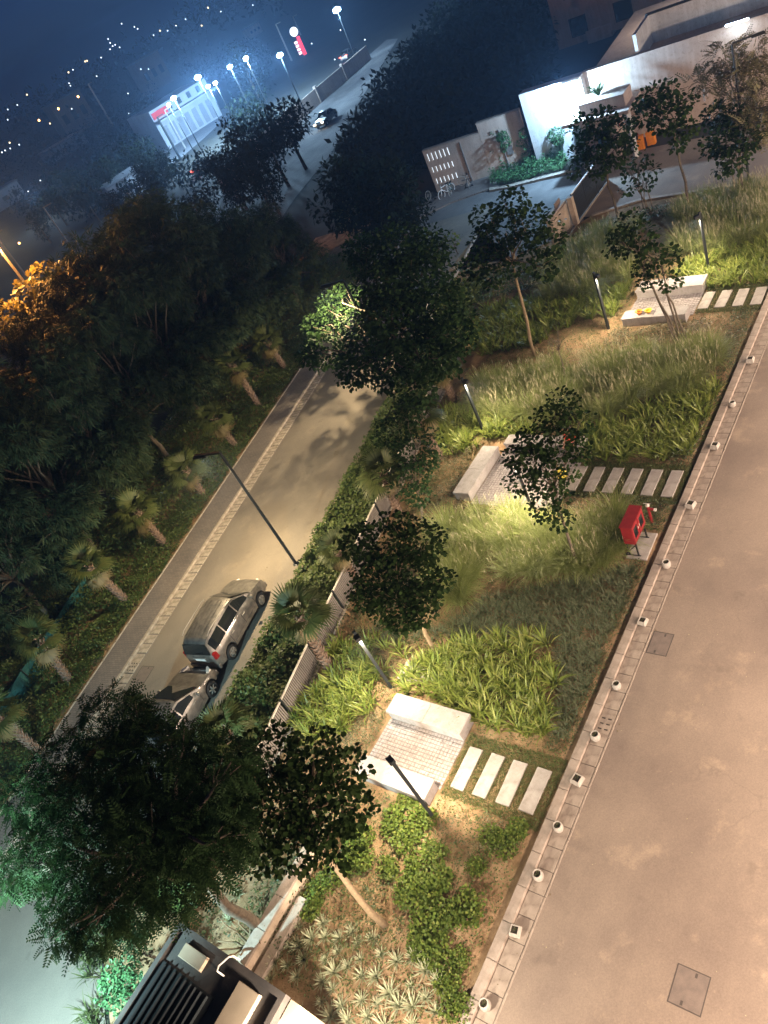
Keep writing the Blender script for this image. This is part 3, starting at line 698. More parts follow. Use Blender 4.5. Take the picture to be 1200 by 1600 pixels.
# ================================================================== cars
def make_car(label, mpv, name='parked_car'):
    e = empty(name, (0, 0, 0), 0, label, 'car', 'cars parked along the hedge')
    L = 2.05 if mpv else 2.0; W_ = .86; zb = .98 if mpv else .9; zr = 1.66 if mpv else 1.47
    if mpv: hood = [(-2.05, .86), (-2.0, .98), (.95, 1.0), (1.15, 1.0), (1.7, .9), (1.95, .78), (2.05, .62)]; roof = [(-2.02, .98), (-1.86, 1.5), (-1.7, 1.63), (-1.0, 1.68), (0, 1.68), (.3, 1.62), (1.12, 1.0)]
    else: hood = [(-2.0, .6), (-1.9, .84), (-1.4, .92), (.85, .92), (1.5, .82), (1.85, .7), (2.0, .56)]; roof = [(-1.6, .92), (-.95, 1.36), (-.4, 1.47), (.0, 1.46), (.98, .92)]
    def ip(c, y): return float(np.interp(y, [p[0] for p in c], [p[1] for p in c]))
    wy = (-1.3, 1.28); R = .37
    ys = sorted(set(list(np.linspace(-L, L, 44)) + [roof[0][0], roof[-1][0]] + [w + s * R for w in wy for s in (-1, 1)]))
    def sect(y):
        ex = min(1, (L - abs(y)) / .55); w = W_ * (.8 + .2 * ex ** .55)
        zs = .24 + .1 * (1 - ex) 
        for q in wy:
            if abs(y - q) < R: zs = max(zs, .3 + math.sqrt(R * R - (y - q) ** 2))
        h = ip(hood, y); inc = roof[0][0] <= y <= roof[-1][0]; rf = max(h, ip(roof, y)) if inc else h
        zc = (rf - h); b = h - .06
        g = (.94 * w, h); t = (w * (.94 - .24 * min(1, zc / .6)), h + zc * .9 if zc > .02 else h + .015)
        mid = min(max(zs + .15, .55), b - .02); lo = min(zs + .06, mid - .02)
        return [(0, zs), (w * .86, zs), (w * .985, lo), (w, mid), (w * .985, b), g, t, (t[0] * .6, rf + .008 if zc > .02 else h + .035), (0, rf + .02 if zc > .02 else h + .045)]
    v = []; f = []; np_ = 9
    for y in ys:
        s = sect(y); v += [(x, y, z) for x, z in s] + [(-x, y, z) for x, z in s[1:-1]][::-1]
    n = 2 * np_ - 2
    for i in range(len(ys) - 1):
        for k in range(n): j = (k + 1) % n; f.append((i * n + k, i * n + n + k, i * n + n + j, i * n + j))
    f += [tuple(range(n)), tuple(range((len(ys) - 1) * n + n - 1, (len(ys) - 1) * n - 1, -1))]
    bd = MB().add(v, f).build('body', 'car_paint', e, smooth=True)
    ds = bd.modifiers.new('es', 'EDGE_SPLIT'); ds.split_angle = rad(38)
    def side_pt(y, t, s, off=.012):
        q = sect(y); a, b = q[5], q[6]; return (s * (a[0] + (b[0] - a[0]) * t + off), y, a[1] + (b[1] - a[1]) * t)
    spans = ((-1.78, -.98), (-.92, .0), (.06, .78)) if mpv else ((-1.1, -.32), (-.26, .5))
    for s in (-1, 1):
        for (a, b) in spans:
            m = MB(); pts = []
            N = 6
            for i in range(N + 1):
                y = a + (b - a) * i / N; pts.append((side_pt(y, .14, s), side_pt(y, .86, s)))
            for i in range(N):
                q = [pts[i][0], pts[i + 1][0], pts[i + 1][1], pts[i][1]]; m.add(q if s > 0 else q[::-1], [(0, 1, 2, 3)])
            m.build('side_window', 'car_glass', e)
    # windscreen and rear screen
    def screen(y0, y1, nm, kk):
        m = MB(); c0, c1 = sect(y0), sect(y1); w0, w1 = c0[6][0] * kk, c1[6][0] * kk
        z0, z1 = c0[8][1], c1[8][1]; sg = 1 if y0 > 0 else -1
        p = [(-w0, y0 + sg * .012, z0 - .02), (w0, y0 + sg * .012, z0 - .02), (w1, y1 + sg * .012, z1 + .004), (-w1, y1 + sg * .012, z1 + .004)]
        m.add(p if sg < 0 else p[::-1], [(0, 1, 2, 3)]); return m.build(nm, 'car_glass', e)
    screen(roof[-1][0] - .03, .36 if mpv else .06, 'windscreen', .93)
    if mpv:
        MB().add([(-.66, -2.035, 1.06), (.66, -2.035, 1.06), (.58, -1.89, 1.5), (-.58, -1.89, 1.5)], [(0, 1, 2, 3)]).build('rear_window', 'car_glass', e)
        MB().box((0, -2.075, .8), (.5, .01, .11)).build('number_plate', 'white_enamel', e)
        MB().box((0, -2.07, .9), (.62, .03, .05)).build('tailgate_trim', 'rim_alloy', e)
        MB().tube([(-.1, -2.04, 1.12), (.3, -2.03, 1.15)], .012, 5).build('rear_wiper', 'black_metal', e)
        for s in (-1, 1):
            MB().prism([(s * .72, -2.02), (s * .79, -1.985), (s * .815, -1.83), (s * .7, -1.9)], .78, 1.08).build('tail_light', 'tail_red', e)
            MB().tube([(s * .63, -1.6, 1.66), (s * .64, -1.4, 1.72), (s * .64, .0, 1.72), (s * .63, .15, 1.67)], .018, 6).build('roof_rail', 'rim_alloy', e)
        for i in range(5): MB().box((-.36 + .18 * i, -.75, 1.703), (.02, 1.7, .012)).build('roof_rib', 'car_paint', e)
    else:
        screen(-1.5, -.95, 'rear_window', .9)
    MB().box((0, -L + .02, .42), (1.5, .12, .2)).build('rear_bumper', 'car_paint', e, bevel=.03)
    MB().box((0, L - .04, .42), (1.45, .14, .22)).build('front_bumper', 'car_paint', e, bevel=.03)
    MB().box((0, L - .005, .6), (.7, .04, .1)).build('grille', 'black_metal', e)
    for s in (-1, 1):
        MB().prism([(s * .48, L - .02), (s * .68, L - .14), (s * .74, L - .42), (s * .62, L - .36), (s * .46, L - .1)], .63, .79).build('headlight', 'lamp_clear', e)
        my = .88 if mpv else .66
        k = MB().lathe((s * .95, my, 1.02 if mpv else .96), [(.02, -.07), (.075, -.05), (.08, .05), (.03, .08)], 8).build('mirror', 'car_paint', e)
        for yy in ((-.75, .15) if mpv else (-.5, .35)):
            d = MB().box((s * .872, yy - .0, .84), (.03, .17, .03)).build('door_handle', 'rim_alloy', e)
        for yy in ((-.95, .02, .95) if mpv else (-.3, .72)): MB().box((s * .861, yy, .66), (.008, .012, .5)).build('door_seam', 'black_metal', e)
        MB().box((s * .867, -.02, .46), (.012, 1.7, .06)).build('side_moulding', 'car_paint', e)
    for y in wy:
        for s in (-1, 1):
            w = empty('wheel', (s * .74, y, .31)); w.parent = e
            w.rotation_euler = (0, PI / 2 * s, 0)
            MB().lathe((0, 0, 0), [(.2, -.1), (.29, -.1), (.31, -.07), (.31, .07), (.29, .1), (.2, .1)], 22, False).build('tyre', 'rubber', w, smooth=True)
            MB().lathe((0, 0, 0), [(.05, -.06), (.2, -.06), (.2, .095), (.18, .095), (.16, .05), (.05, .05)], 20).build('wheel_disc', 'black_metal' if not mpv else 'rim_alloy', w)
            m = MB()
            for i in range(6):
                a = i * PI / 3; m.tube([(.03 * math.cos(a), .03 * math.sin(a), .085), (.185 * math.cos(a), .185 * math.sin(a), .09)], [.04, .028], 5)
            m.lathe((0, 0, .06), [(.05, 0), (.05, .035), (.02, .045)], 10); m.build('rim', 'rim_alloy', w)
    return e
car = make_car('dusty grey tall family car with roof rails parked beside the hedge', True)
car.location = LW(4.85, 6.25, .005); car.rotation_euler = (0, 0, LZ + .0)
car2 = make_car('grey low saloon car half hidden under the dark tree', False)
car2.location = LW(.55, 6.3, .005); car2.rotation_euler = (0, 0, LZ + .03)

# ================================================================== planting beds
def as_stuff(name, parts, mat): 
    V, Q = join(parts) if isinstance(parts, list) else parts
    return tag(link(name, np_mesh(name, V, Q), mat), kind='stuff')
def clumped(poly, dens, per, spread):
    c = sample(poly, max(3, dens * area(poly))); n = len(c); k = int(per)
    idx = np.repeat(np.arange(n), k); P = np.zeros((n * k, 3))
    P[:, :2] = c[idx] + RNG.normal(size=(n * k, 2)) * spread; P[:, 2] = .03
    az = np.arctan2(P[:, 1] - c[idx, 1], P[:, 0] - c[idx, 0]) + RNG.normal(size=n * k) * .6
    return P, az, c, idx
def lily(name, px, dens=17, per=13, L=(.42, .75), w=.06, mat='leaf_lily'):
    P, az, c, idx = clumped(gpoly(px), dens, per, .05); n = len(P)
    ls = (RNG.uniform(.75, 1.15, len(c)))[idx]
    V, Q = blades(P, az, RNG.uniform(.05, .5, n), RNG.uniform(.7, 1.9, n), RNG.uniform(*L, n) * ls, RNG.uniform(.7, 1.2, n) * w, 4, .1)
    return as_stuff(name, (V, Q), mat)
def fountain(name, px, dens=2.6, per=170, L=(.8, 1.4), plumes=5, lean=(0, 0), mat='leaf_fountain'):
    poly = gpoly(px)
    P, az, c, idx = clumped(poly, dens, per, .07); n = len(P)
    ls = RNG.uniform(.75, 1.15, len(c))[idx]
    t1 = RNG.uniform(.6, 2.2, n)
    V, Q = blades(P, az, RNG.uniform(.02, .45, n), t1, RNG.uniform(*L, n) * ls, np.full(n, .016) * RNG.uniform(.7, 1.4, n), 4, .25)
    o = as_stuff(name, (V, Q), mat)
    P, az, c, idx = clumped(poly, dens, plumes, .1); n = len(P)
    a0 = RNG.uniform(.05, .55, n); ln = RNG.uniform(.85, 1.2, n)
    st = P.copy(); d = np.stack([np.cos(az) * np.sin(a0), np.sin(az) * np.sin(a0), np.cos(a0)], 1)
    tip = st + d * ln[:, None]
    V1, Q1 = blades(st, az, a0, a0, ln, np.full(n, .006), 1, 1)
    V2, Q2 = blades(tip, az, a0 + .1, a0 + .7, RNG.uniform(.12, .24, n), np.full(n, .022), 2, .3)
    V3, Q3 = blades(tip, az + 1.5, a0 * .2, a0 * .4, RNG.uniform(.12, .22, n), np.full(n, .018), 2, .3)
    p = as_stuff(name, [(V1, Q1), (V2, Q2), (V3, Q3)], 'plume'); p.parent = o; p.name = 'plumes'
    return o
def cover_bed(name, poly, dens=420, h=.22, size=.085, mat='leaf_cover', T=None, lump=.8, seed=0, gap=-9, holes=()):
    T = T or T_OVAL; n = int(dens * area(poly)); p = sample(poly, n, holes); q = p / lump + seed
    hh = .55 + .45 * np.sin(q[:, 0] * 2.1 + np.sin(q[:, 1] * 1.7) * 1.3) * np.sin(q[:, 1] * 2.3 + np.sin(q[:, 0] * 1.1)) + RNG.normal(size=n) * .1
    k = hh > gap; p, hh = p[k], np.clip(hh[k], .08, 1.3); n = len(p)
    P = np.zeros((n, 3)); P[:, :2] = p; P[:, 2] = .03 + h * hh * RNG.random(n) ** .45
    d = RNG.normal(size=(n, 3)); d[:, 2] = np.abs(d[:, 2]) * .5
    V, Q = scatter(T[0], T[1], P, frames(d, (0, 0, 1.0)), size * RNG.uniform(.6, 1.3, n))
    return as_stuff(name, (V, Q), mat)
def spiky(name, px, dens=16, per=9, L=(.18, .36), mat='leaf_spider', w=.017):
    P, az, c, idx = clumped(gpoly(px), dens, per, .02); n = len(P)
    V, Q = blades(P, az, RNG.uniform(.2, .7, n), RNG.uniform(.9, 1.8, n), RNG.uniform(*L, n), np.full(n, w), 3, .1)
    return as_stuff(name, (V, Q), mat)

lily('lily_bed', [(625, 1080), (655, 1035), (700, 1008), (790, 1000), (855, 1000), (872, 1050), (868, 1110), (850, 1160), (790, 1148), (735, 1120), (680, 1098)])
lily('lily_bed', [(452, 1140), (480, 1095), (520, 1070), (600, 1070), (605, 1090), (590, 1110), (540, 1145), (490, 1160)], 17)
lily('lily_bed', [(512, 1040), (530, 1005), (580, 1000), (640, 1010), (630, 1035), (600, 1040), (610, 1070), (560, 1075), (520, 1065)], 9)
lily('lily_bed', [(915, 650), (930, 668), (1010, 640), (1100, 605), (1128, 610), (1100, 660), (1075, 718), (990, 722), (915, 722), (895, 690)])
lily('lily_bed', [(672, 690), (680, 640), (720, 640), (760, 660), (830, 665), (835, 682), (765, 690), (740, 705), (700, 715)], 17)
lily('lily_bed', [(735, 530), (760, 480), (830, 470), (920, 470), (985, 450), (975, 470), (960, 495), (900, 505), (840, 540), (745, 560)], 14, mat='leaf_lily')
lily('lily_bed', [(1055, 440), (1075, 410), (1130, 400), (1200, 372), (1240, 370), (1240, 440), (1190, 446), (1110, 452)], 16)
lily('roadside_strap_leaves', [(128, 1490), (160, 1450), (178, 1470), (165, 1540), (170, 1600), (185, 1650), (150, 1640), (135, 1560)], 13, 11, (.45, .75), .04, 'leaf_palm')
lily('roadside_strap_leaves', [(330, 1135), (350, 1100), (385, 1095), (395, 1130), (380, 1160), (340, 1160)], 10, 10, (.4, .7), .035, 'leaf_shrub')
spiky('dark_liriope', [(690, 985), (760, 935), (870, 915), (985, 885), (998, 905), (960, 985), (920, 1080), (888, 1160), (865, 1160), (875, 1060), (862, 1000), (780, 995), (710, 1005)], 52, 10, (.22, .42))
spiky('dark_liriope', [(690, 985), (620, 970), (560, 985), (555, 1010), (640, 1008), (690, 1005)], 30, 9)
cover_bed('kerbside_ground_cover', rpoly([(6.6, -.42), (13.9, -.42), (13.9, -.9), (6.6, -1.1)]), 380, .16, .075, seed=2, gap=.35)
cover_bed('kerbside_ground_cover', rpoly([(15.3, -.4), (16.7, -.4), (16.7, -2.4), (15.3, -2.2)]), 420, .3, .09, 'leaf_cover', seed=2.4)
cover_bed('kerbside_ground_cover', rpoly([(18.4, -.4), (28.6, -.4), (28.6, -1.4), (18.4, -1.2)]), 380, .28, .085, seed=5)
cover_bed('kerbside_ground_cover', rpoly([(26.2, -2.0), (27.7, -2.0), (27.7, -6.2), (26.2, -6.5)]), 420, .35, .09, 'leaf_khaki', seed=5, gap=.3)
fountain('fountain_grass', [(695, 840), (745, 815), (800, 810), (860, 830), (905, 850), (945, 830), (962, 850), (950, 885), (890, 910), (790, 915), (720, 945), (690, 960), (682, 900)], 3.9, 260)
fountain('fountain_grass', [(905, 845), (935, 805), (968, 800), (975, 850), (965, 880), (925, 885)], 3.9, 247)
fountain('fountain_grass', [(735, 640), (760, 605), (830, 590), (920, 570), (1020, 560), (1110, 545), (1132, 560), (1110, 600), (1010, 635), (930, 660), (850, 662), (770, 655)], 3.6, 247, (.75, 1.3), 8)
fountain('fountain_grass', [(845, 470), (860, 430), (905, 400), (960, 400), (1000, 420), (985, 445), (930, 465), (880, 472)], 3.3, 221)
fountain('fountain_grass', [(1060, 400), (1060, 330), (1120, 310), (1230, 290), (1230, 368), (1130, 398), (1080, 408)], 3.0, 234, (.75, 1.3), 10)
fountain('fountain_grass', [(845, 440), (880, 400), (930, 370), (985, 350), (1020, 360), (950, 395), (900, 420)], 2.7, 195)
cover_bed('khaki_ground_cover', gpoly([(650, 800), (665, 740), (700, 705), (745, 700), (720, 760), (730, 790), (790, 800), (740, 815), (700, 835), (680, 880), (650, 860)]), 430, .35, .08, 'leaf_khaki', lump=.7)
cover_bed('khaki_ground_cover', gpoly([(520, 1165), (560, 1130), (605, 1115), (600, 1130), (572, 1185), (545, 1180)]), 430, .3, .07, 'leaf_khaki', lump=.6)
cover_bed('khaki_ground_cover', gpoly([(730, 795), (830, 800), (940, 780), (960, 790), (950, 812), (880, 840), (790, 812)]), 330, .3, .08, 'leaf_khaki', lump=.6, seed=3, gap=.35)
cover_bed('khaki_ground_cover', gpoly([(690, 1262), (815, 1295), (800, 1340), (740, 1330), (690, 1300)]), 330, .22, .07, 'leaf_khaki', lump=.6, seed=4, gap=.4)
cover_bed('far_ground_cover', gpoly([(880, 395), (910, 355), (960, 345), (1040, 325), (1200, 290), (1220, 300), (1080, 335), (990, 352), (930, 372)]), 330, .35, .1, 'leaf_hedge', lump=.8, seed=7)
cover_bed('far_ground_cover', gpoly([(700, 470), (740, 430), (800, 420), (850, 415), (840, 450), (760, 480), (735, 520), (700, 560), (690, 600), (660, 640), (640, 620)]), 260, .5, .12, 'leaf_hedge', lump=1.2, seed=8)
cover_bed('verge_ground_cover', lpoly([(-6, 11.2), (22, 11.2), (20, 13.5), (10, 12.6), (2, 12.5), (-2, 13), (-5.5, 13.3)]), 120, .3, .11, 'leaf_cover', lump=.7, seed=9, gap=.45)
cover_bed('corner_ground_cover', lpoly([(-5.6, 13.2), (-3.2, 13.2), (-3.3, 17.5), (-4.8, 17.3), (-5.8, 14.6)]), 130, .3, .1, 'leaf_cover', lump=.7, seed=9.4, gap=.45)
# leaf litter and small weeds over the bare soil, fallen leaves on the roads
PAVED = [rpoly([(a, c), (b, c), (b, d), (a, d)]) for a, b, c, d in ((3.9, 6.95, -6.4, -3.4), (4.7, 6.15, -3.4, -.5), (15.7, 19.6, -9.1, -4.4), (16.85, 18.3, -4.4, -.5), (27.7, 31.1, -6.3, -3.0), (28.7, 30.2, -3.1, -.5), (13.9, 15.2, -1.3, -.5))]
cover_bed('weeds', rpoly([(-1.5, -.5), (35, -.5), (35, -14), (6, -9.5), (-1.5, -7)], ), 210, .13, .065, 'leaf_hedge', seed=21, lump=.9, gap=.1, holes=PAVED)
cover_bed('leaf_litter', rpoly([(-1.5, -.5), (35, -.5), (35, -14), (6, -9.5), (-1.5, -7)]), 26, .015, .05, 'leaf_palm_dry', seed=22, lump=2, holes=PAVED)
def litter(name, poly, dens, z, size, mat):
    n = int(dens * area(poly)); P = np.zeros((n, 3)); P[:, :2] = sample(poly, n); P[:, 2] = z
    d = RNG.normal(size=(n, 3)); d[:, 2] *= .15; V, Q = scatter(T_OVAL[0], T_OVAL[1], P, frames(d, (0, 0, 1.0)), size * RNG.uniform(.5, 1.4, n)); as_stuff(name, (V, Q), mat)
litter('fallen_leaves', lpoly([(-14, 1.6), (40, 1.6), (40, 2.6), (-14, 2.6)]), 5, .035, .06, 'leaf_palm_dry')
litter('fallen_leaves', lpoly([(-8, 5.8), (40, 5.8), (40, 7.9), (-8, 7.9)]), 5, .012, .06, 'leaf_palm_dry')
litter('fallen_leaves', lpoly([(-14, 2.6), (40, 2.6), (40, 6), (-14, 6)]), .8, .012, .055, 'leaf_palm_dry')
litter('fallen_leaves', rpoly([(-4, -.25), (36, -.25), (36, .6), (-4, .6)]), 5, .028, .05, 'leaf_palm_dry')
litter('road_specks', rpoly([(-4, .6), (36, .6), (36, 8), (-4, 8)]), .9, .018, .035, 'plume')
# mown grass round the slabs: short blades
for poly in (rpoly([(4.45, -3.45), (6.45, -3.45), (6.55, -.36), (4.4, -.36)]), rpoly([(16.65, -4.5), (18.6, -4.5), (18.6, -.36), (16.6, -.36)]), rpoly([(28.5, -3.05), (30.6, -3.05), (30.6, -.36), (28.4, -.36)])):
    n = int(2600 * area(poly)); P = np.zeros((n, 3)); P[:, :2] = sample(poly, n); P[:, 2] = .03
    as_stuff('lawn_grass', blades(P, RNG.uniform(0, 6.28, n), RNG.uniform(0, .6, n), RNG.uniform(.4, 1.4, n), RNG.uniform(.03, .07, n), np.full(n, .014), 2, .2), 'leaf_lawn')
# hedge strip between street and fence, and the bank under the palms
cover_bed('hedge', lpoly([(-5.5, 8.2), (30, 8.2), (30, 10.8), (-5.5, 10.8)]), 620, .85, .12, 'leaf_hedge', T_ROUND, 1.1, 1)
cover_bed('hedge_fringe', lpoly([(-5.5, 7.9), (30, 7.9), (30, 8.4), (-5.5, 8.4)]), 260, .35, .1, 'leaf_hedge', T_ROUND, .6, 2, .3)
cover_bed('bank_shrubbery', lpoly([(-10, -2.2), (38, -2.2), (38, -.15), (-10, -.15)]), 620, .5, .12, 'leaf_hedge', T_OVAL, .9, 3)
cover_bed('bank_shrubbery', lpoly([(-10, -8), (40, -8), (40, -2.1), (-10, -2.1)]), 300, 1.1, .16, 'leaf_hedge', T_OVAL, 1.3, 4)

# ------------------------------------------------------------------ aloes in the sandy corner
def aloe(seed):
    n = 30; r = np.random.default_rng(seed); az = np.arange(n) * 2.4 + r.normal(size=n) * .2; t = np.linspace(0, 1, n)
    V, Q = blades(np.zeros((n, 3)), az, .25 + t * .9, .5 + t * 1.0 + r.normal(size=n) * .1, .3 + .12 * t, np.full(n, .042), 3, .05)
    return np_mesh('aloe', V, Q)
AL_ME = [aloe(i) for i in range(4)]
pts = sample(gpoly([(500, 1440), (590, 1470), (640, 1490), (690, 1520), (700, 1600), (650, 1660), (560, 1660), (480, 1540), (440, 1520)]), 900)
got = []
for q in pts:
    if all((q[0] - g[0]) ** 2 + (q[1] - g[1]) ** 2 > .35 ** 2 for g in got): got.append(q)
got += [np.array(G(p)[:2]) for p in [(432, 1505), (425, 1530), (455, 1478), (470, 1450), (360, 1440), (375, 1400), (438, 1560), (470, 1590)]]
for i, q in enumerate(got):
    o = link('aloe', AL_ME[i % 4], 'leaf_aloe', None, (q[0], q[1], .03), (random.uniform(-.15, .15), random.uniform(-.15, .15), random.uniform(0, 6))); s = random.uniform(.55, 1.1); o.scale = (s, s, s)
    tag(o, 'pale spiky aloe rosette in the sandy corner beside the low wall', 'aloe', 'aloes in the sandy corner')

# ------------------------------------------------------------------ shrubs (each its own thing)
def dome(seed, r, h, n=900, T=T_ROUND, size=.075):
    cl = [((math.cos(a) * r * .5 * q, math.sin(a) * r * .5 * q, h * (.45 + .25 * random.random())), r * random.uniform(.42, .6)) for a, q in [(random.uniform(0, 6.28), random.uniform(.5, 1.1)) for _ in range(7)]] + [((0, 0, h * .6), r * .65)]
    V, Q = clump_leaves(cl, n / r / r / 3.5, T, size, h / r, .1); V[:, 2] = np.maximum(V[:, 2], .0); return np_mesh('shrub', V, Q)
SH = [dome(i, .5, .27, 950) for i in range(4)]
shr = [(500, 1390), (530, 1365), (560, 1320), (590, 1270), (620, 1290), (590, 1330), (640, 1320), (610, 1360), (650, 1365), (680, 1340), (660, 1400), (690, 1380), (640, 1440), (672, 1445), (700, 1430), (655, 1480), (680, 1490), (640, 1395), (520, 1420), (490, 1420),
       (720, 1460), (735, 1420), (660, 1285), (560, 1350), (775, 1370), (745, 1355), (790, 1320), (810, 1300), (770, 1310), (720, 1500), (735, 1480), (700, 1540), (715, 1575), (640, 1250), (600, 1400)]
for i, p in enumerate(shr):
    if i in (34, 20, 5, 12, 18, 24, 30, 3): continue
    q = G(p); o = link('leafy_shrub', SH[i % 4], 'leaf_shrub' if i < 28 else 'leaf_hedge', None, q, (0, 0, random.uniform(0, 6))); s = random.uniform(.8, 1.15) * (1 if i < 24 else .8); o.scale = (s, s, s * random.uniform(.8, 1.1))
    tag(o, 'low bushy shrub of round leaves on the sandy bed near the round-leaved tree', 'shrub', 'low shrubs on the sandy bed')

# ------------------------------------------------------------------ trees
def limb_path(a, b, sag=.15, n=4, wob=.08):
    a, b = Vector(a), Vector(b); L = (b - a).length; out = []
    for i in range(n + 1):
        t = i / n; p = a.lerp(b, t); p.z += math.sin(t * PI) * sag * L * .4
        if 0 < i < n: p += Vector((random.uniform(-1, 1), random.uniform(-1, 1), random.uniform(-.5, .5))) * wob * L
        out.append(p)
    return out
def tree(name, label, cat, base, clumps, T=T_ROUND, leaf='leaf_dark', bark='bark', size=.13, dens=170, stems=1, r0=.09, fork=.55, flat=.85, droop=.3, group=None, bare=0):
    """clumps: list of (world centre, radius)"""
    base = Vector(base); e = empty(name, base, 0, label, cat, group)
    loc = [(Vector(c) - base, r) for c, r in clumps]; cen = sum((c for c, r in loc), Vector()) / len(loc)
    low = min(c.z - r for c, r in loc); m = MB()
    tops = []
    for s in range(stems):
        b = Vector((random.uniform(-.25, .25), random.uniform(-.25, .25), 0)) if stems > 1 else Vector()
        f = Vector((cen.x * fork, cen.y * fork, max(.3, low + (cen.z - low) * .35))) if stems == 1 else Vector((cen.x * .8 + random.uniform(-.5, .5), cen.y * .8 + random.uniform(-.5, .5), max(.3, low + (cen.z - low) * random.uniform(.1, .5))))
        m.tube(limb_path(b, f, 0, 5, .02), [r0 * (1 - .4 * i / 5) / (1 if stems == 1 else 1.5) for i in range(6)], 8); tops.append(f)
    for i, (c, r) in enumerate(loc):
        f = tops[i % len(tops)]
        m.tube(limb_path(f, c, .2), [r0 * .5, r0 * .4, r0 * .3, r0 * .2, r0 * .1], 5)
        for _ in range(3):
            g = Vector((random.gauss(0, 1), random.gauss(0, 1), random.gauss(.2, .7))).normalized()
            m.tube([c.lerp(f, .25), c + g * r * .8], [r0 * .18, r0 * .05], 4)
    for _ in range(bare):
        f = random.choice(tops); m.tube(limb_path(f, f + Vector((random.uniform(-.7, .7), random.uniform(-.7, .7), random.uniform(.8, 1.8))), .1), [.02, .016, .012, .008, .004], 4)
    m.build('trunk', bark, e, smooth=True)
    V, Q = clump_leaves([(tuple(c), r) for c, r in loc], dens, T, size, flat, droop)
    link('crown', np_mesh('crown', V, Q), leaf, e)
    return e
def px_tree(name, label, base, cl, z=None, dz=.35, **k):
    """cl: (x, y, r) in photo pixels; the height comes from the trunk's base unless given"""
    mx = sum(c[0] for c in cl) / len(cl); my = sum(c[1] for c in cl) / len(cl)
    if z is None:
        b = G(base); z = min(np.arange(1, 12, .05), key=lambda q: math.hypot(Pj((b.x, b.y, q))[0] - mx, Pj((b.x, b.y, q))[1] - my))
    cm = G((mx, my), z)
    if base is None: b = Vector((cm.x, cm.y, 0)) 
    elif not isinstance(base, Vector): b = G(base)
    else: b = base
    out = []
    for cc in cl:
        x, y, r = cc[:3]; zz = cc[3] if len(cc) > 3 else z + (my - y) / FPX * depth(cm) * .55 + random.uniform(-dz, dz)   # higher in the picture, higher in the crown
        zz = max(zz, .6); w = G((x, y), zz); out.append((w, r / FPX * depth(w)))
    return tree(name, label, 'tree', b, out, **k)
px_tree('round_leaved_tree', 'dark round-leaved tree over the near seating square, its pale trunk rising from the sandy bed', (603, 1448),
        [(420, 1180, 48), (490, 1190, 50), (540, 1205, 40), (552, 1262, 36), (500, 1270, 60), (430, 1260, 60), (390, 1300, 45), (375, 1220, 45), (460, 1330, 42), (520, 1320, 40), (480, 1230, 55), (415, 1340, 30)], size=.12, dens=900, bark='pale_bark', r0=.1)
px_tree('round_leaved_tree', 'dense dark tree between the slat fence and the fountain grass', (683, 1022),
        [(600, 850, 46), (560, 850, 33), (660, 850, 38), (690, 905, 20), (640, 900, 52), (590, 910, 45), (572, 935, 24), (620, 945, 42), (660, 935, 33), (632, 975, 18), (655, 965, 18), (630, 820, 22)], size=.13, dens=850, bark='pale_bark', r0=.075)
px_tree('round_leaved_tree', 'slender tree with open crown in front of the middle seating square', (905, 888),
        [(880, 630, 25), (903, 662, 26), (860, 655, 27), (872, 695, 38), (902, 705, 22), (840, 695, 30), (828, 722, 34), (802, 715, 20), (815, 752, 27), (860, 752, 30), (850, 792, 26), (876, 812, 20), (825, 690, 22), (890, 742, 14), (880, 775, 15)], size=.125, dens=620, r0=.06, fork=.4)
px_tree('broad_street_tree', 'big dark tree hanging over the street, lit from within', None,
        [(580, 400, 38), (620, 390, 45), (600, 440, 50), (650, 430, 60), (518, 484, 28, 4.3), (555, 505, 30, 4.1), (494, 512, 24, 4.1), (535, 462, 22, 4.6), (510, 548, 34, 4.0), (565, 545, 36, 4.3), (575, 470, 26, 4.6), (620, 500, 60), (680, 480, 50), (710, 520, 38), (560, 575, 36), (598, 600, 18), (620, 560, 42), (482, 555, 20), (660, 560, 40), (690, 560, 36), (650, 610, 34), (605, 480, 46), (670, 390, 36), (560, 390, 26)], 5.6, .8, size=.17, dens=620, r0=.16, leaf='leaf_neem', droop=.6)
px_tree('creeper_covered_tree', 'dark creeper-like tree just beyond the slat fence beside two fan palms', (668, 838),
        [(640, 640, 26), (615, 680, 34), (650, 700, 40), (640, 750, 34), (612, 730, 22), (655, 772, 22), (668, 720, 20)], 2.6, .3, size=.12, dens=700, r0=.06, leaf='leaf_neem')
px_tree('thin_trunked_tree', 'tall tree with a thin pale trunk rising from the soil by the far lily bed', (835, 558),
        [(760, 340, 24), (800, 318, 26), (790, 360, 36), (830, 350, 32), (860, 380, 26), (760, 380, 28), (810, 400, 32), (850, 420, 20), (740, 420, 24), (770, 430, 22)], size=.2, dens=330, bark='pale_bark', r0=.09, fork=.75)
px_tree('many_stemmed_tree', 'many-stemmed dark tree standing in front of the bench with the hard hats', (1070, 545),
        [(985, 345, 20), (970, 380, 23), (1000, 370, 26), (1020, 400, 23), (1050, 400, 18), (1045, 438, 18), (1005, 420, 20), (960, 368, 13), (1010, 440, 14)], size=.16, dens=430, stems=4, r0=.075)
px_tree('round_leaved_tree', 'dark round-crowned tree before the sliding gate', (966, 345),
        [(910, 200, 20), (940, 190, 24), (965, 205, 24), (930, 225, 26), (960, 240, 24), (905, 240, 18), (935, 260, 20), (895, 270, 9), (980, 225, 14)], size=.21, dens=380, r0=.08)
px_tree('round_leaved_tree', 'tree with a forked slim trunk between the gatehouse and the straw-coloured grass', (1082, 335),
        [(1020, 150, 20), (1045, 140, 17), (1010, 180, 23), (1045, 185, 25), (1070, 160, 17), (1075, 200, 16), (1060, 225, 13), (1000, 165, 11)], size=.21, dens=360, r0=.08)
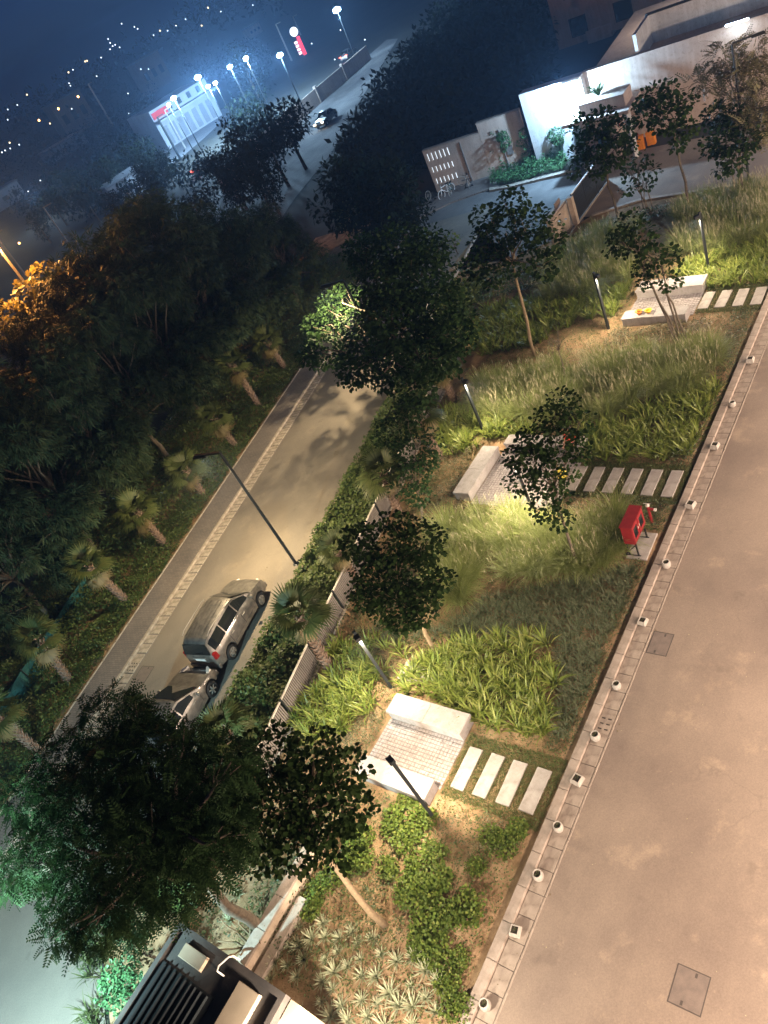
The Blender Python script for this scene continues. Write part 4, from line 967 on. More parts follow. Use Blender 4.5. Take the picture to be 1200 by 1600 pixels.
px_tree('many_stemmed_tree', 'many-stemmed bushy tree nearest the podium wall beside the tall lamp post', (1158, 312),
        [(1120, 180, 22), (1150, 190, 26), (1170, 220, 20), (1130, 220, 26), (1110, 230, 18), (1150, 250, 22), (1190, 205, 12), (1130, 265, 13)], size=.21, dens=360, stems=5, r0=.07)
px_tree('many_stemmed_tree', 'small half-bare many-stemmed tree between the gate and the straw-coloured grass', (1012, 332),
        [(1000, 250, 15), (1020, 265, 13), (985, 270, 15), (1010, 288, 12), (980, 295, 12)], size=.2, dens=240, stems=5, r0=.06, bare=10)
px_tree('feathery_tree', 'pale wispy feathery tree against the podium wall', (1185, 225),
        [(1130, 90, 24), (1170, 80, 26), (1110, 120, 20), (1160, 120, 30), (1190, 110, 22), (1195, 160, 28), (1150, 160, 28), (1085, 128, 12), (1180, 195, 24)], 4.5, .4, T=T_FROND, leaf='leaf_khaki', size=.7, dens=110, stems=3, r0=.08)
px_tree('bare_sapling', 'small sparse sapling in the fountain grass before the middle square', (888, 600), [(860, 545, 8), (880, 540, 8), (870, 530, 7)], 2.0, .1, size=.12, dens=90, r0=.03, bare=7, leaf='leaf_khaki')
px_tree('feathery_tree', 'large feathery dark tree over the street at the lower left, teal-lit below', None,
        [(95, 1200, 55), (170, 1130, 55), (205, 1115, 30), (288, 1168, 38), (335, 1205, 50), (230, 1190, 75), (130, 1260, 70), (50, 1245, 45), (60, 1335, 50), (25, 1365, 36), (150, 1340, 65), (230, 1300, 75), (300, 1290, 65), (110, 1415, 45), (150, 1445, 42), (205, 1425, 48), (95, 1455, 26), (270, 1375, 55), (330, 1330, 48), (350, 1250, 50), (362, 1190, 34), (362, 1300, 36), (180, 1195, 60), (260, 1250, 60), (190, 1380, 55)],
        6.2, .9, T=T_FROND, leaf='leaf_neem', size=.38, dens=540, r0=.17, droop=.7)
px_tree('shrubby_tree', 'bushy green shrub beside the low gate wall', (858, 372), [(850, 350, 17), (868, 348, 14), (840, 362, 12), (860, 362, 14)], 1.1, .1, size=.2, dens=110, r0=.05, leaf='leaf_hedge')
px_tree('topiary_tree', 'small round lollipop tree by the side street', (716, 397), [(706, 374, 12), (712, 376, 9), (700, 377, 9)], 2.0, .05, size=.16, dens=140, r0=.05, leaf='leaf_shrub')
px_tree('purple_shrub', 'dark purplish shrub at the foot of the bare lamp pole', (672, 400), [(660, 385, 16), (672, 372, 14), (650, 395, 12), (680, 395, 12)], 1.5, .2, size=.25, dens=80, r0=.05, leaf='leaf_dark')
px_tree('garden_shrub', 'rounded shrub on the garden edge beside the lollipop tree', (735, 430), [(725, 415, 18), (750, 412, 18), (735, 430, 16)], .9, .1, size=.2, dens=100, r0=.05, leaf='leaf_hedge')
px_tree('garden_shrub', 'low dark shrub at the foot of the many-stemmed tree', (985, 400), [(975, 388, 22), (998, 385, 20), (985, 402, 18)], .8, .1, size=.2, dens=100, r0=.05, leaf='leaf_dark')
px_tree('teal_lit_bush', 'small round bush lit pale teal beside the gatehouse roof', (205, 1560), [(190, 1535, 28), (172, 1548, 22), (208, 1540, 24), (197, 1512, 20), (178, 1522, 20), (190, 1560, 22)], 1.6, .08, size=.075, dens=1800, r0=.05, leaf='leaf_topiary')
px_tree('olive_bush', 'small olive-brown bush above the gatehouse roof', (250, 1500), [(225, 1490, 18), (240, 1495, 12), (215, 1500, 12)], 1.2, .1, size=.09, dens=500, r0=.05, leaf='leaf_khaki')
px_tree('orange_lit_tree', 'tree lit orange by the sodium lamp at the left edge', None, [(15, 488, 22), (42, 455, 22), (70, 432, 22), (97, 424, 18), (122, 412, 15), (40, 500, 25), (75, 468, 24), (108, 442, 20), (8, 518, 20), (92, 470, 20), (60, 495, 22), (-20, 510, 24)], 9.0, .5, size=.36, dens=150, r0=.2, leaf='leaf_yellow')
# the dark belt of trees beyond the palm bank: a few crowns, copied
BELT = []
for s in range(3):
    cl = []
    for i in range(34):
        a = random.uniform(0, 6.28); t = random.random(); z = 2.9 + 7.0 * t; r = random.uniform(.25, 1) ** .6 * 3.7 * (1 - .75 * max(0, t - .25) ** 1.3)
        cl.append(((math.cos(a) * r, math.sin(a) * r, z), random.uniform(.75, 1.3)))
    o = tree('feathery_belt_tree', None, None, (0, 0, 0), cl, T=T_NEEDLE, leaf='leaf_casuarina', size=.5, dens=230, r0=.16, droop=.9, fork=.9)
    BELT.append(o)
belt = [(1, -5.6, .85, 'dark feathery tree of the belt at its near end, above the teal net'), (5.2, -5.4, .9, 'dark feathery tree of the belt, second from the near end'), (9, -5, .92, 'feathery tree of the belt behind the bank palm level with the lamp base'),
        (12.6, -5.2, .98, 'feathery tree of the belt brightly lit behind the bent lamp arm'), (16.6, -5.4, .95, 'feathery tree of the belt just beyond the lamp arm'), (20.5, -5.2, .98, 'feathery tree of the belt behind the tufted palm'), (24.6, -4.8, 1, 'feathery tree of the belt beside the big street tree'),
        (28.5, -4.2, .9, 'bluish feathery tree of the belt, second from the far end'), (31.8, -3.4, .74, 'bluish feathery tree at the far end of the belt, before the far road'), (3, -11, .98, 'black tree behind the near end of the belt at the left edge'), (8, -10.5, .95, 'black tree behind the belt at the left edge, below the orange-lit tree'),
        (13, -10.6, .93, 'black tree in the back row of the belt under the orange-lit tree'), (18, -10.4, .95, 'tall black tree in the back row, right of the orange-lit tree'), (23, -10, 1.1, 'tall tree in the back row of the belt, below the dark field'), (28, -9, 1.1, 'tall tree in the back row of the belt, below the lit yard'), (32.5, -8.5, .82, 'tall tree in the back row of the belt, nearest the far wall')]
for i, (u, v, sc, lb) in enumerate(belt):
    o = BELT[i % 3] if i < 3 else copy_tree(BELT[i % 3])
    q = LW(u, v); o.location = q; o.rotation_euler = (0, 0, random.uniform(0, 6.28)); o.scale = (sc, sc, sc)
    tag(o, lb, 'tree', 'dark belt of trees beyond the palm bank')

# ------------------------------------------------------------------ fan palms
def fan_leaf(seed, n=19, R=.75, pet=.5):
    r = np.random.default_rng(seed); m = MB(); V = []; Q = []
    a = np.linspace(-1.45, 1.45, n)
    for i, w in enumerate(a):
        L = R * (1 - .12 * abs(w)) * r.uniform(.9, 1.05); d = np.array((math.sin(w), math.cos(w), 0)); s = np.array((math.cos(w), -math.sin(w), 0)) * .034
        o = np.array((0, pet, 0)); k = len(V); sag = -.22 * L * r.uniform(.5, 1.5)
        V += [o + d * .05 - s * .3, o + d * .05 + s * .3, o + d * L * .6 + s + (0, 0, .03), o + d * L * .6 - s + (0, 0, .03), o + d * L + (0, 0, sag) + s * .1, o + d * L + (0, 0, sag) - s * .1]
        Q += [[k, k + 1, k + 2, k + 3], [k + 3, k + 2, k + 4, k + 5]]
    k = len(V); V += [np.array(q) for q in ((-.02, 0, 0), (.02, 0, 0), (.012, pet + .06, .01), (-.012, pet + .06, .01))]; Q += [[k, k + 1, k + 2, k + 3]]
    me = np_mesh('frond', np.array(V), np.array(Q)); return me
FAN = [fan_leaf(i) for i in range(3)]
for f_ in FAN: f_.materials.append(MATS['leaf_palm'])
FAND = fan_leaf(9); FAND.materials.append(MATS['leaf_palm_dry'])
def palm_trunk(h, r=.125):
    m = MB(); m.tube([(0, 0, 0), (0, 0, h * .5), (0, 0, h)], [r * 1.15, r, r * .95], 10)
    o = m.mesh('trunk'); o.materials.append(MATS['palm_bark']); b = MB(); k = int(h * 44)
    for i in range(k):
        a = i * 2.4; z = h * (i + .5) / k; c = Vector((math.cos(a), math.sin(a), 0)); s = Vector((-math.sin(a), math.cos(a), 0))
        p = c * r * .9 + Vector((0, 0, z)); q = c * (r + .1) + Vector((0, 0, z + .16))
        b.add([p - s * .06, p + s * .06, q + s * .025, q - s * .025, p - s * .05 + Vector((0, 0, .06)), p + s * .05 + Vector((0, 0, .06))], [(0, 1, 2, 3), (5, 4, 3, 2), (0, 3, 4), (1, 5, 2)])
    bo = b.mesh('leaf_bases'); bo.materials.append(MATS['palm_boot']); return o, bo
PT = palm_trunk(2.3)
def palm(base, crown, label, n=17, group='fan palms on the bank', scale=None, dry=3, z=None):
    b = G(base) if base else None
    if z is None: z = min(np.arange(.6, 8, .05), key=lambda q: math.hypot(Pj((b.x, b.y, q))[0] - crown[0], Pj((b.x, b.y, q))[1] - crown[1]))
    c = G(crown, z)
    if b is None: b = Vector((c.x, c.y, 0))
    e = empty('fan_palm', b, 0, label, 'palm', group)
    tilt = Vector((c.x - b.x, c.y - b.y, z)); L = tilt.length; rot = Vector((0, 0, 1)).rotation_difference(tilt.normalized()).to_euler()
    t = link('trunk', PT[0], None, e); t.scale = (1, 1, L / 2.3); t.rotation_euler = rot
    bo = link('leaf_bases', PT[1], None, e); bo.scale = (1, 1, L / 2.3); bo.rotation_euler = rot
    s0 = scale or 1.0
    for i in range(n + dry):
        a = i * 2.4 + random.uniform(-.2, .2)
        el = 1.25 - 1.75 * (i / n) if i < n else random.uniform(-1.2, -.7)
        s = s0 * random.uniform(.85, 1.1)
        M = Matrix.Translation(tilt) @ Matrix.Rotation(a, 4, 'Z') @ Matrix.Rotation(el, 4, 'X') @ Matrix.Rotation(random.uniform(-.4, .4), 4, 'Y') @ Matrix.Scale(s, 4)
        f = link('frond', FAN[i % 3] if i < n else FAND, None, e); f.matrix_local = M
for b, c, lb in [((110, 1065), (62, 1000), 'fan palm on the bank nearest the teal net'), ((205, 945), (140, 885), 'fan palm on the bank, second from the teal net'), ((265, 857), (215, 800), 'fan palm on the bank level with the street lamp base'),
                 ((322, 778), (292, 735), 'fan palm on the bank half hidden behind the bent lamp arm'), ((370, 698), (335, 655), 'fan palm on the bank with a thick bare trunk, just beyond the lamp arm'), ((408, 638), (365, 572), 'fan palm on the bank with tufted crown, second from the far end'), ((447, 577), (418, 535), 'fan palm on the bank at the far end by the big street tree')]:
    palm(b, c, lb)
palm(None, (-5, 1120), 'fan palm fronds reaching in at the left edge below the net', z=2.6)
for b, c, lb, k in [((625, 808), (600, 740), 'fan palm just behind the slat fence by the creeper-covered tree', {}), ((515, 1045), (468, 962), 'dark fan palm standing against the middle of the slat fence', {}), ((712, 630), (685, 575), 'dark fan palm under the big street tree', {}),
                    ((690, 720), (655, 650), 'fan palm beside the lily bed, its crown dark', {}), ((556, 376), (543, 338), 'small pale palm beyond the street on the corner', dict(scale=1.3))]:
    palm(b, c, lb, group='fan palms along the fence', **k)
palm(None, (352, 1145), 'dark fan palm at the lower end of the hedge beside the saloon car', z=2.2, group='fan palms along the fence')
palm(None, (528, 862), 'small fan palm behind the dense dark tree', z=1.7, group='fan palms along the fence', scale=.8)
# spiky branching plant by the low wall
e = empty('bare_frangipani', G((395, 1480)), 0, 'pale bare-branched shrub in the shady corner beside the low wall', 'shrub'); m = MB()
for i in range(9):
    a = i * .7; t = Vector((math.cos(a) * .7, math.sin(a) * .7, random.uniform(.6, 1.2))); m.tube(limb_path((0, 0, 0), t, .1), [.035, .03, .025, .02, .012], 6)
m.build('stems', 'pale_bark', e, smooth=True)

# ================================================================== gatehouse and low wall, lower left
gh = empty('gatehouse', RW(-4.2, -4.57), RZ, 'gatehouse with a dark flat roof, louvred slats and two tan slabs', 'building')
MB().box((0, 0, 1.39), (3.3, 4.4, 2.78)).build('wall', 'wall_cream', gh)
rf = MB(); rf.box((0, 0, 2.86), (3.72, 4.86, .16)); rf.box((-1.79, 0, 2.99), (.14, 4.86, .1)); rf.box((1.79, 0, 2.99), (.14, 4.86, .1)); rf.box((0, 2.36, 2.99), (3.44, .14, .1))
ro = rf.build('roof', 'dark_roof', gh)
MB().box((-.75, .1, 2.955), (1.85, 3.0, .03)).build('louvre_tray', 'black_metal', gh)
ls = MB().box((0, 0, 0), (.05, 2.9, .07)).mesh('louvre'); ls.materials.append(MATS['dark_metal'])
for i in range(9): link('louvre', ls, None, gh, (-1.5 + i * .19, .1, 3.0), (0, .6, random.uniform(-.02, .02)))
MB().bev((-.92, 2.0, 2.99), (.8, .32, .1), .01).build('roof_slab', 'tan_slab', gh)
MB().bev((.95, 1.0, 3.0), (.66, 2.3, .12), .01).build('roof_slab', 'tan_slab', gh)
MB().tube([(.1, 2.05, 2.9), (.1, 2.05, 3.25), (.13, 2.15, 3.33), (.25, 2.4, 3.33), (.28, 2.46, 3.26), (.28, 2.48, 3.0)], .02, 7).build('cable_pipe', 'rail_paint', gh)
MB().box((2.02, 2.2, 1.42), (.24, .42, 2.84)).build('end_pier', 'tan_slab', gh)
q = RW(-2.6, -.9, 3.6)
light('porch_light', 'SPOT', q, (1, .86, .68), 900, None, q + Vector((0, 0, -1)) + uR * .45 - vR * .45, .12, 150, .5)
w = empty('garden_wall', RW(-1.72, -6.1), RZ, 'low rendered wall with worn top beside the aloe bed', 'wall')
MB().box((0, 1.8, .26), (.26, 3.6, .52)).build('wall', 'wall_cream', w)
for i in range(4): MB().bev((0, .45 + i * .9, .56), (.36, .885, .08), .012).build('coping_stone', 'kerb_concrete', w)
MB().box((.42, 1.0, .12), (.3, 2.2, .24)).build('footing', 'kerb_concrete', w)
q = G((-110, 1690), 5.2)
light('gate_flood', 'SPOT', q, (.6, .95, 1), 3300, None, G((95, 1440), 3.0), .12, 125, .5)

# ================================================================== far boundary: walls, podium, gate
A = Vector((15.9, 60.9, 0)); B = Vector((22.0, 55.7, 0)); Cc = Vector((22.3, 55.2, 0)); D = Vector((25.3, 51.95, 0)); E_ = Vector((40, 37.2, 0))
def wall_between(name, p, q, z0, z1, th, mat, parent, back=True):
    d = (q - p); n = Vector((-d.y, d.x, 0)).normalized(); n = n if n.y > 0 else -n
    return MB().prism([(p.x, p.y), (q.x, q.y), ((q + n * th).x, (q + n * th).y), ((p + n * th).x, (p + n * th).y)], z0, z1).build(name, mat, parent, True)
bw = empty('boundary_wall', A, 0, 'beige boundary wall with slot openings at its left end', 'wall')
d = (B - A); dn = d.normalized(); nn = Vector((-dn.y, dn.x, 0)); nn = nn if nn.y > 0 else -nn
wall_between('wall', A + dn * 2.05, A + dn * 4.7, 0, 3.25, .3, 'wall_beige', bw)
wall_between('wall', A + dn * 4.72, B, 0, 3.9, .3, 'wall_beige', bw)
wall_between('coping', A + dn * 4.7 - nn * .04, B - nn * .04, 3.9, 3.98, .38, 'kerb_concrete', bw)
wall_between('coping', A - nn * .04, A + dn * 4.68 - nn * .04, 3.25, 3.33, .38, 'kerb_concrete', bw)
for t_ in (3.1, 6.2): q = A + dn * t_ - nn * .06; MB().tube([(q.x, q.y, 0), (q.x, q.y, 3.1)], .045, 6).build('drain_pipe', 'grey_slat', bw, True)
q = A + dn * 6.6 - nn * .06; MB().box((q.x, q.y, 1.5), (.45, .12, .6), math.atan2(dn.y, dn.x)).build('meter_box', 'grey_slat', bw, True)
# the slotted end: piers and rails leaving real openings, glowing panels added behind stand for light shining through
rows = ((.55, 1.05), (1.45, 1.95), (2.35, 3.0))
zz = [0, .55, 1.05, 1.45, 1.95, 2.35, 3.0, 3.25]
for i in range(0, 8, 2): wall_between('slot_rail', A, A + dn * 2.04, zz[i], zz[i + 1], .25, 'wall_beige', bw)
for (z0, z1) in rows:
    for k in range(6): p = A + dn * (.0 + k * .34); wall_between('slot_pier', p, p + dn * .17, z0, z1, .25, 'wall_beige', bw)
    wall_between('slot_backing', A + nn * .3, A + dn * 2.0 + nn * .3, z0, z1, .03, 'slot_glow', bw)
pn = empty('rendered_panel', Cc, 0, 'tall white rendered wall panel under the glaring flood light', 'wall')
wall_between('panel', Cc - nn * .6, D - nn * .6, 0, 5.05, .9, 'wall_white', pn)
po = empty('podium', D, 0, 'long beige podium wall with pale parapets above', 'building')
wall_between('wall', D + (E_ - D).normalized() * .02, E_, 0, 5.0, .4, 'wall_beige', po)
dd = (E_ - D).normalized(); n2 = Vector((-dd.y, dd.x, 0)); n2 = n2 if n2.y > 0 else -n2
wall_between('deck', D + n2 * .4, E_ + n2 * .4, 4.2, 4.4, 14, 'wall_beige', po)
wall_between('coping', D - n2 * .03, E_ - n2 * .03, 5.0, 5.06, .46, 'wall_beige', po)
P1 = D + dd * 3.4 + n2 * .5
q1 = P1 + n2 * 3.6
wall_between('parapet', q1, q1 + dd * 10, 4.4, 6.1, .2, 'wall_white', po)
MB().prism([(P1.x, P1.y), ((P1 + dd * .2).x, (P1 + dd * .2).y), ((q1 + dd * .2).x, (q1 + dd * .2).y), (q1.x, q1.y)], 4.4, 6.1).build('parapet', 'wall_white', po, True)
wall_between('capping', q1 - n2 * .05, q1 + dd * 10 - n2 * .05, 6.1, 6.2, .32, 'dark_metal', po)
q = G((1152, 36), 5.15); tl = empty('tube_light', q, math.atan2(dd.y, dd.x), 'bright white tube light on the podium parapet', 'light')
MB().box((0, 0, .06), (1.3, .12, .06)).build('housing', 'white_enamel', tl)
MB().tube([(-.6, -.1, .06), (.6, -.1, .06)], .05, 8).build('tube', 'flood_glow', tl)
light('tube_glow', 'POINT', q + Vector((0, 0, .2)) - n2 * .45, (.7, .85, 1), 45, tl, None, .1)
q = D - dd * .6 - n2 * 1.5; q.z = 4.8
fl = empty('flood_light', q, math.atan2(dd.y, dd.x), 'glaring white flood light on the corner of the white panel', 'light')
MB().box((0, .06, .1), (.5, .1, .3)).build('housing', 'dark_metal', fl)
MB().box((0, -.0, .1), (.44, .03, .24)).build('lens', 'flood_glow', fl)
MB().tube([(0, .1, .1), (0, .85, .1)], .03, 6).build('bracket', 'dark_metal', fl)
light('flood_beam', 'POINT', q - n2 * .35 + Vector((0, 0, -.05)), (.4, .68, 1), 2000, fl, None, .12)

# gatehouse canopy in the compound
cz = 3.1; c0 = G((877, 197), cz); c1 = G((981, 172), cz); c2 = G((1001, 141), cz); c3 = c0 + (c2 - c1)
cn = empty('guard_canopy', (c0 + c1 + c2 + c3) / 4 * Vector((1, 1, 0)).length * 0 + Vector(((c0.x + c2.x) / 2, (c0.y + c2.y) / 2, 0)), 0, 'guard kiosk with a flat canopy and a planter box on its roof', 'kiosk')
MB().prism([(p.x, p.y) for p in (c0, c1, c2, c3)], cz - .22, cz).build('canopy', 'wall_beige', cn, True)
def lerp4(s, t): return c0.lerp(c1, s).lerp(c3.lerp(c2, s), t)
MB().prism([(p.x, p.y) for p in (lerp4(.25, .25), lerp4(.92, .25), lerp4(.92, .8), lerp4(.25, .8))], cz, cz + .75).build('planter_box', 'wall_beige', cn, True)
MB().prism([(p.x, p.y) for p in (lerp4(.2, .3), lerp4(.7, .3), lerp4(.7, .9), lerp4(.2, .9))], 0.05, cz - .22).build('kiosk_wall', 'wall_beige', cn, True)
p = lerp4(.95, .15); MB().box((p.x, p.y, (cz - .22) / 2), (.28, .28, cz - .22)).build('column', 'wall_white', cn, True)
p = lerp4(.3, .27); MB().box((p.x, p.y - .1, 1.05), (.85, .06, 2.05), math.atan2((c1 - c0).y, (c1 - c0).x)).build('door', 'wall_brown', cn, True)
p = lerp4(.5, .28); MB().box((p.x, p.y - .1, 1.5), (.9, .05, .9), math.atan2((c1 - c0).y, (c1 - c0).x)).build('window', 'car_glass', cn, True)
V, Q = blades(np.array([[0, 0, 0.]] * 60), RNG.uniform(0, 6.28, 60), RNG.uniform(.1, .7, 60), RNG.uniform(.8, 2.0, 60), RNG.uniform(.8, 1.5, 60), np.full(60, .07), 4, .1)
q = lerp4(.5, .55); tag(link('roof_palm', np_mesh('roof_palm', V, Q), 'leaf_dark', None, (q.x, q.y, cz + .7)), 'dark spiky palm growing in the planter on the kiosk roof', 'plant')
# boom barrier
q = G((1003, 232)); bb = empty('boom_barrier', q, math.atan2(dd.y, dd.x), 'orange boom barrier with red and white arm beside the kiosk', 'barrier')
MB().box((0, 0, .3), (.45, .4, 1.1)).build('cabinet', 'orange_plastic', bb, bevel=.03)
MB().box((.65, .1, .5), (.55, .4, .85)).build('drum', 'orange_plastic', bb, bevel=.05)
for i in range(5): MB().box((-.1 - .42 * i * .5, -.25, 1.05 + .36 * i * .6), (.24, .07, .1)).build('arm_stripe', 'red_paint' if i % 2 == 0 else 'white_enamel', bb)
MB().box((-.1, -.2, .9), (.12, .1, .4)).build('arm_pivot', 'dark_metal', bb)

# sliding gate, pillar wall and its floor rails
g0 = G((903, 347)); g1 = G((940, 296)); gd = (g1 - g0).normalized(); gr = math.atan2(gd.y, gd.x)
gt = empty('sliding_gate', g0, gr, 'dark metal sliding gate across the compound entrance', 'gate'); L = (g1 - g0).length + 1.2
for (z, h) in ((.12, .08), (1.72, .08)): MB().box((L / 2, 0, z), (L, .06, h)).build('rail', 'rail_paint' if z > 1 else 'dark_metal', gt)
pl = MB().box((0, 0, .92), (.16, .03, 1.52)).mesh('plank'); pl.materials.append(MATS['dark_metal'])
n = int(L / .175)
for i in range(n): link('plank', pl, None, gt, (.1 + i * .175, 0, 0))
for x in (.0, L * .33, L * .66, L): MB().box((x, .0, .9), (.07, .07, 1.7)).build('stile', 'dark_metal', gt)
p0, p1 = G((876, 359)), G((899, 352)); gw = empty('gate_wall', p0, 0, 'low beige wall with sloping coping at the end of the sliding gate', 'wall')
m0 = G((858, 332), 1.45); m1 = G((896, 306), 1.75); nv = Vector((-gd.y, gd.x, 0)); nv = nv if nv.x < 0 else -nv
a0 = g0 - gd * 2.5 + nv * .25
wall_between('wall', a0, g0 - gd * .15 + nv * .25, 0, 1.45, .35, 'wall_cream', gw)
MB().box((0, 0, 0), (2.5, .45, .09)).build('coping', 'wall_cream', gw)
cp_ = [o for o in gw.children if o.name.startswith('coping')][0]
mid = (a0 + g0 - gd * .15) / 2 + nv * .42; cp_.location = (mid.x - p0.x, mid.y - p0.y, 1.5); cp_.rotation_euler = (0, 0, gr)
p = g0 - gd * .25 - nv * .02; MB().box((p.x, p.y, .85), (.3, .3, 1.7), gr).build('pier', 'wall_cream', gw, True)
p = g0 - gd * .7 + nv * .6; MB().box((p.x, p.y, 1.6), (.75, .06, .42), gr).build('sign_board', 'wall_brown', gw, True)
for s in (0, 1):
    a = g0 - gd * 7.5 + nv * (.14 - .28 * s); b = g1 + gd * 1.0 + nv * (.14 - .28 * s)
    MB().prism([(a.x, a.y), (b.x, b.y), ((b + nv * .07).x, (b + nv * .07).y), ((a + nv * .07).x, (a + nv * .07).y)], .0, .07).build('gate_rail', 'tan_slab', gw, True)

# hedge, topiaries and bicycles before the far wall
cover_bed('wall_hedge', gpoly([(768, 292), (770, 272), (800, 258), (850, 248), (885, 250), (893, 266), (850, 277), (800, 290)]), 260, .9, .16, 'leaf_topiary', T_OVAL, .9, 12)
struct('hedge_kerb', MB().prism(gpoly([(765, 300), (800, 294), (850, 281), (895, 270), (893, 267), (850, 277), (800, 290), (766, 296)]), 0, .14), 'pale_kerb')
def topiary(base, balls, label):
    b = G(base); e = empty('topiary', b, 0, label, 'topiary tree', 'cloud-pruned trees before the far wall'); m = MB(); dep = depth(b)
    ws = []
    for (x, y, r) in balls:
        z = min(np.arange(.3, 5, .05), key=lambda q: abs(Pj((b.x, b.y, q))[1] - y)); w = G((x, y), z); ws.append((w - b, r / FPX * dep))
    top = max(ws, key=lambda q: q[0].z)[0]
    m.tube(limb_path((0, 0, 0), top, 0, 4, .04), [.07, .06, .05, .04, .03], 7)
    for c, r in ws: m.tube([Vector((top.x, top.y, 0)) * (c.z * .7 / top.z) + Vector((0, 0, c.z * .7)), c], [.035, .025], 5)
    m.build('trunk', 'bark', e)
    for c, r in ws:
        V, Q = clump_leaves([((0, 0, 0), r)], 2600, T_OVAL, .13, .85, 0, .3, .75); link('leaf_ball', np_mesh('leaf_ball', V, Q), 'leaf_topiary', e, c)
topiary((785, 268), [(770, 206, 5), (786, 212, 7), (782, 215, 6), (790, 222, 7), (773, 232, 10), (787, 232, 5), (780, 244, 5), (768, 222, 6)], 'tall cloud-pruned tree with eight leaf balls against the beige wall')
topiary((828, 258), [(820, 208, 8), (815, 221, 9), (824, 228, 6), (818, 234, 6), (827, 245, 10)], 'slim cloud-pruned tree beside the edge of the white panel')
topiary((878, 252), [(869, 209, 12), (872, 218, 9), (866, 234, 7), (864, 245, 6)], 'cloud-pruned tree in front of the white panel')
def bicycle(loc, rz, label, lie=False, frame='white_enamel'):
    e = empty('bicycle', loc, rz, label, 'bicycle', 'bicycles by the beige wall')
    if lie: e.rotation_euler = (1.35, 0, rz)
    for y, nm in ((-.52, 'wheel'), (.52, 'wheel')):
        w = MB(); pts = [(0, y + .33 * math.cos(a), .34 + .33 * math.sin(a)) for a in np.linspace(0, 2 * PI, 21)]; w.tube(pts, .022, 5, False)
        wo = w.build('wheel', 'white_enamel' if frame == 'white_enamel' else 'rim_alloy', e); s = MB()
        for a in np.linspace(0, PI, 7)[:-1]: s.tube([(0, y + .32 * math.cos(a), .34 + .32 * math.sin(a)), (0, y - .32 * math.cos(a), .34 - .32 * math.sin(a))], .005, 3)
        s.build('spokes', 'rim_alloy', wo)
    f = MB(); bbk = (0, -.08, .3); st = (0, -.22, .82); hd = (0, .36, .82)
    for a, b in ((bbk, st), (st, hd), (bbk, (0, .39, .7)), ((0, -.52, .34), bbk), ((0, -.52, .34), (0, -.2, .75)), (hd, (0, .52, .34)), (hd, (0, .33, 1.0))): f.tube([a, b], .022, 6)
    f.build('frame', frame, e)
    MB().tube([(-.28, .2, 1.0), (-.1, .33, 1.0), (.1, .33, 1.0), (.28, .2, 1.0)], .015, 5).build('handlebar', 'black_metal', e)
    MB().bev((0, -.25, .87), (.14, .26, .06), .02).build('saddle', 'black_metal', e)
    MB().tube([(-.16, -.08, .22), (.16, -.08, .38)], .015, 5).build('pedals', 'black_metal', e)
bicycle(G((700, 306)), 1.9, 'white bicycle standing nearest the slotted wall end'); bicycle(G((708, 303)), 2.5, 'green-framed bicycle propped behind the white one', False, 'teal_net')
bicycle(G((735, 291)), 2.7, 'pinkish bicycle standing farthest right along the wall', False, 'palm_boot'); bicycle(G((672, 322)) + Vector((0, 0, .15)), 2.2, 'bicycle lying flat on the pavement before the lamp pole', True, 'dark_metal')
bicycle(G((722, 299)) + Vector((0, 0, .15)), 1.2, 'bicycle lying between the standing ones', True, 'dark_metal')

# ================================================================== apartment block far right
ab = empty('apartment_block', G((872, 60), 2.0) * Vector((1, 1, 0)).length * 0 + Vector((38.2, 82, 0)), rad(-45), 'dark brown apartment block rising behind the podium', 'building')
MB().box((16, 6, 14), (32, 12, 28)).build('wall', 'wall_brown', ab)
for i in range(7):
    for k in range(0, 7):
        x = 2.4 + i * 4.4
        if k % 1 == 0:
            f = MB().box((x, -.03, k * 3.4 + 1.5), (1.7, .1, 1.7)).build('window', 'dark_metal', ab); MB().box((x, -.09, k * 3.4 + 1.5), (1.5, .03, 1.5)).build('pane', 'car_glass', f)
            if i % 2 == 0:
                bfl = MB().box((x + 2.2, -.75, k * 3.4), (2.4, 1.5, .18)).build('balcony', 'wall_brown', ab)
                MB().box((x + 2.2, -1.46, k * 3.4 + .6), (2.4, .06, 1.0)).build('parapet', 'wall_brown', bfl)

# ================================================================== the dark distance
def far_tree_mesh(seed, T=T_OVAL):
    cl = []
    for i in range(11): a = random.uniform(0, 6.28); r = random.uniform(0, 1.6); cl.append(((math.cos(a) * r, math.sin(a) * r, 2.9 + random.uniform(-1.6, 2.2) * (1 - .3 * r)), random.uniform(.8, 1.3)))
    V, Q = clump_leaves(cl, 110, T, .36, .85, .2); t = MB().tube([(0, 0, 0), (.1, 0, 1.5), (0, 0, 3)], [.16, .12, .07], 6).mesh('trunk'); t.materials.append(MATS['bark'])
    return np_mesh('crown', V, Q), t
FT = [far_tree_mesh(i) for i in range(4)]
for c_, t_ in FT: c_.materials.append(MATS['leaf_far'])
FTY = FT[0][0].copy(); FTY.materials.clear(); FTY.materials.append(MATS['leaf_yellow'])
def far_tree(loc, s, label, group=None, i=0, mesh=None, kind='tree'):
    e = empty('distant_tree', loc, random.uniform(0, 6), label, kind, group); e.scale = (s, s, s)
    link('trunk', FT[i % 4][1], None, e); link('crown', mesh or FT[i % 4][0], None, e); return e
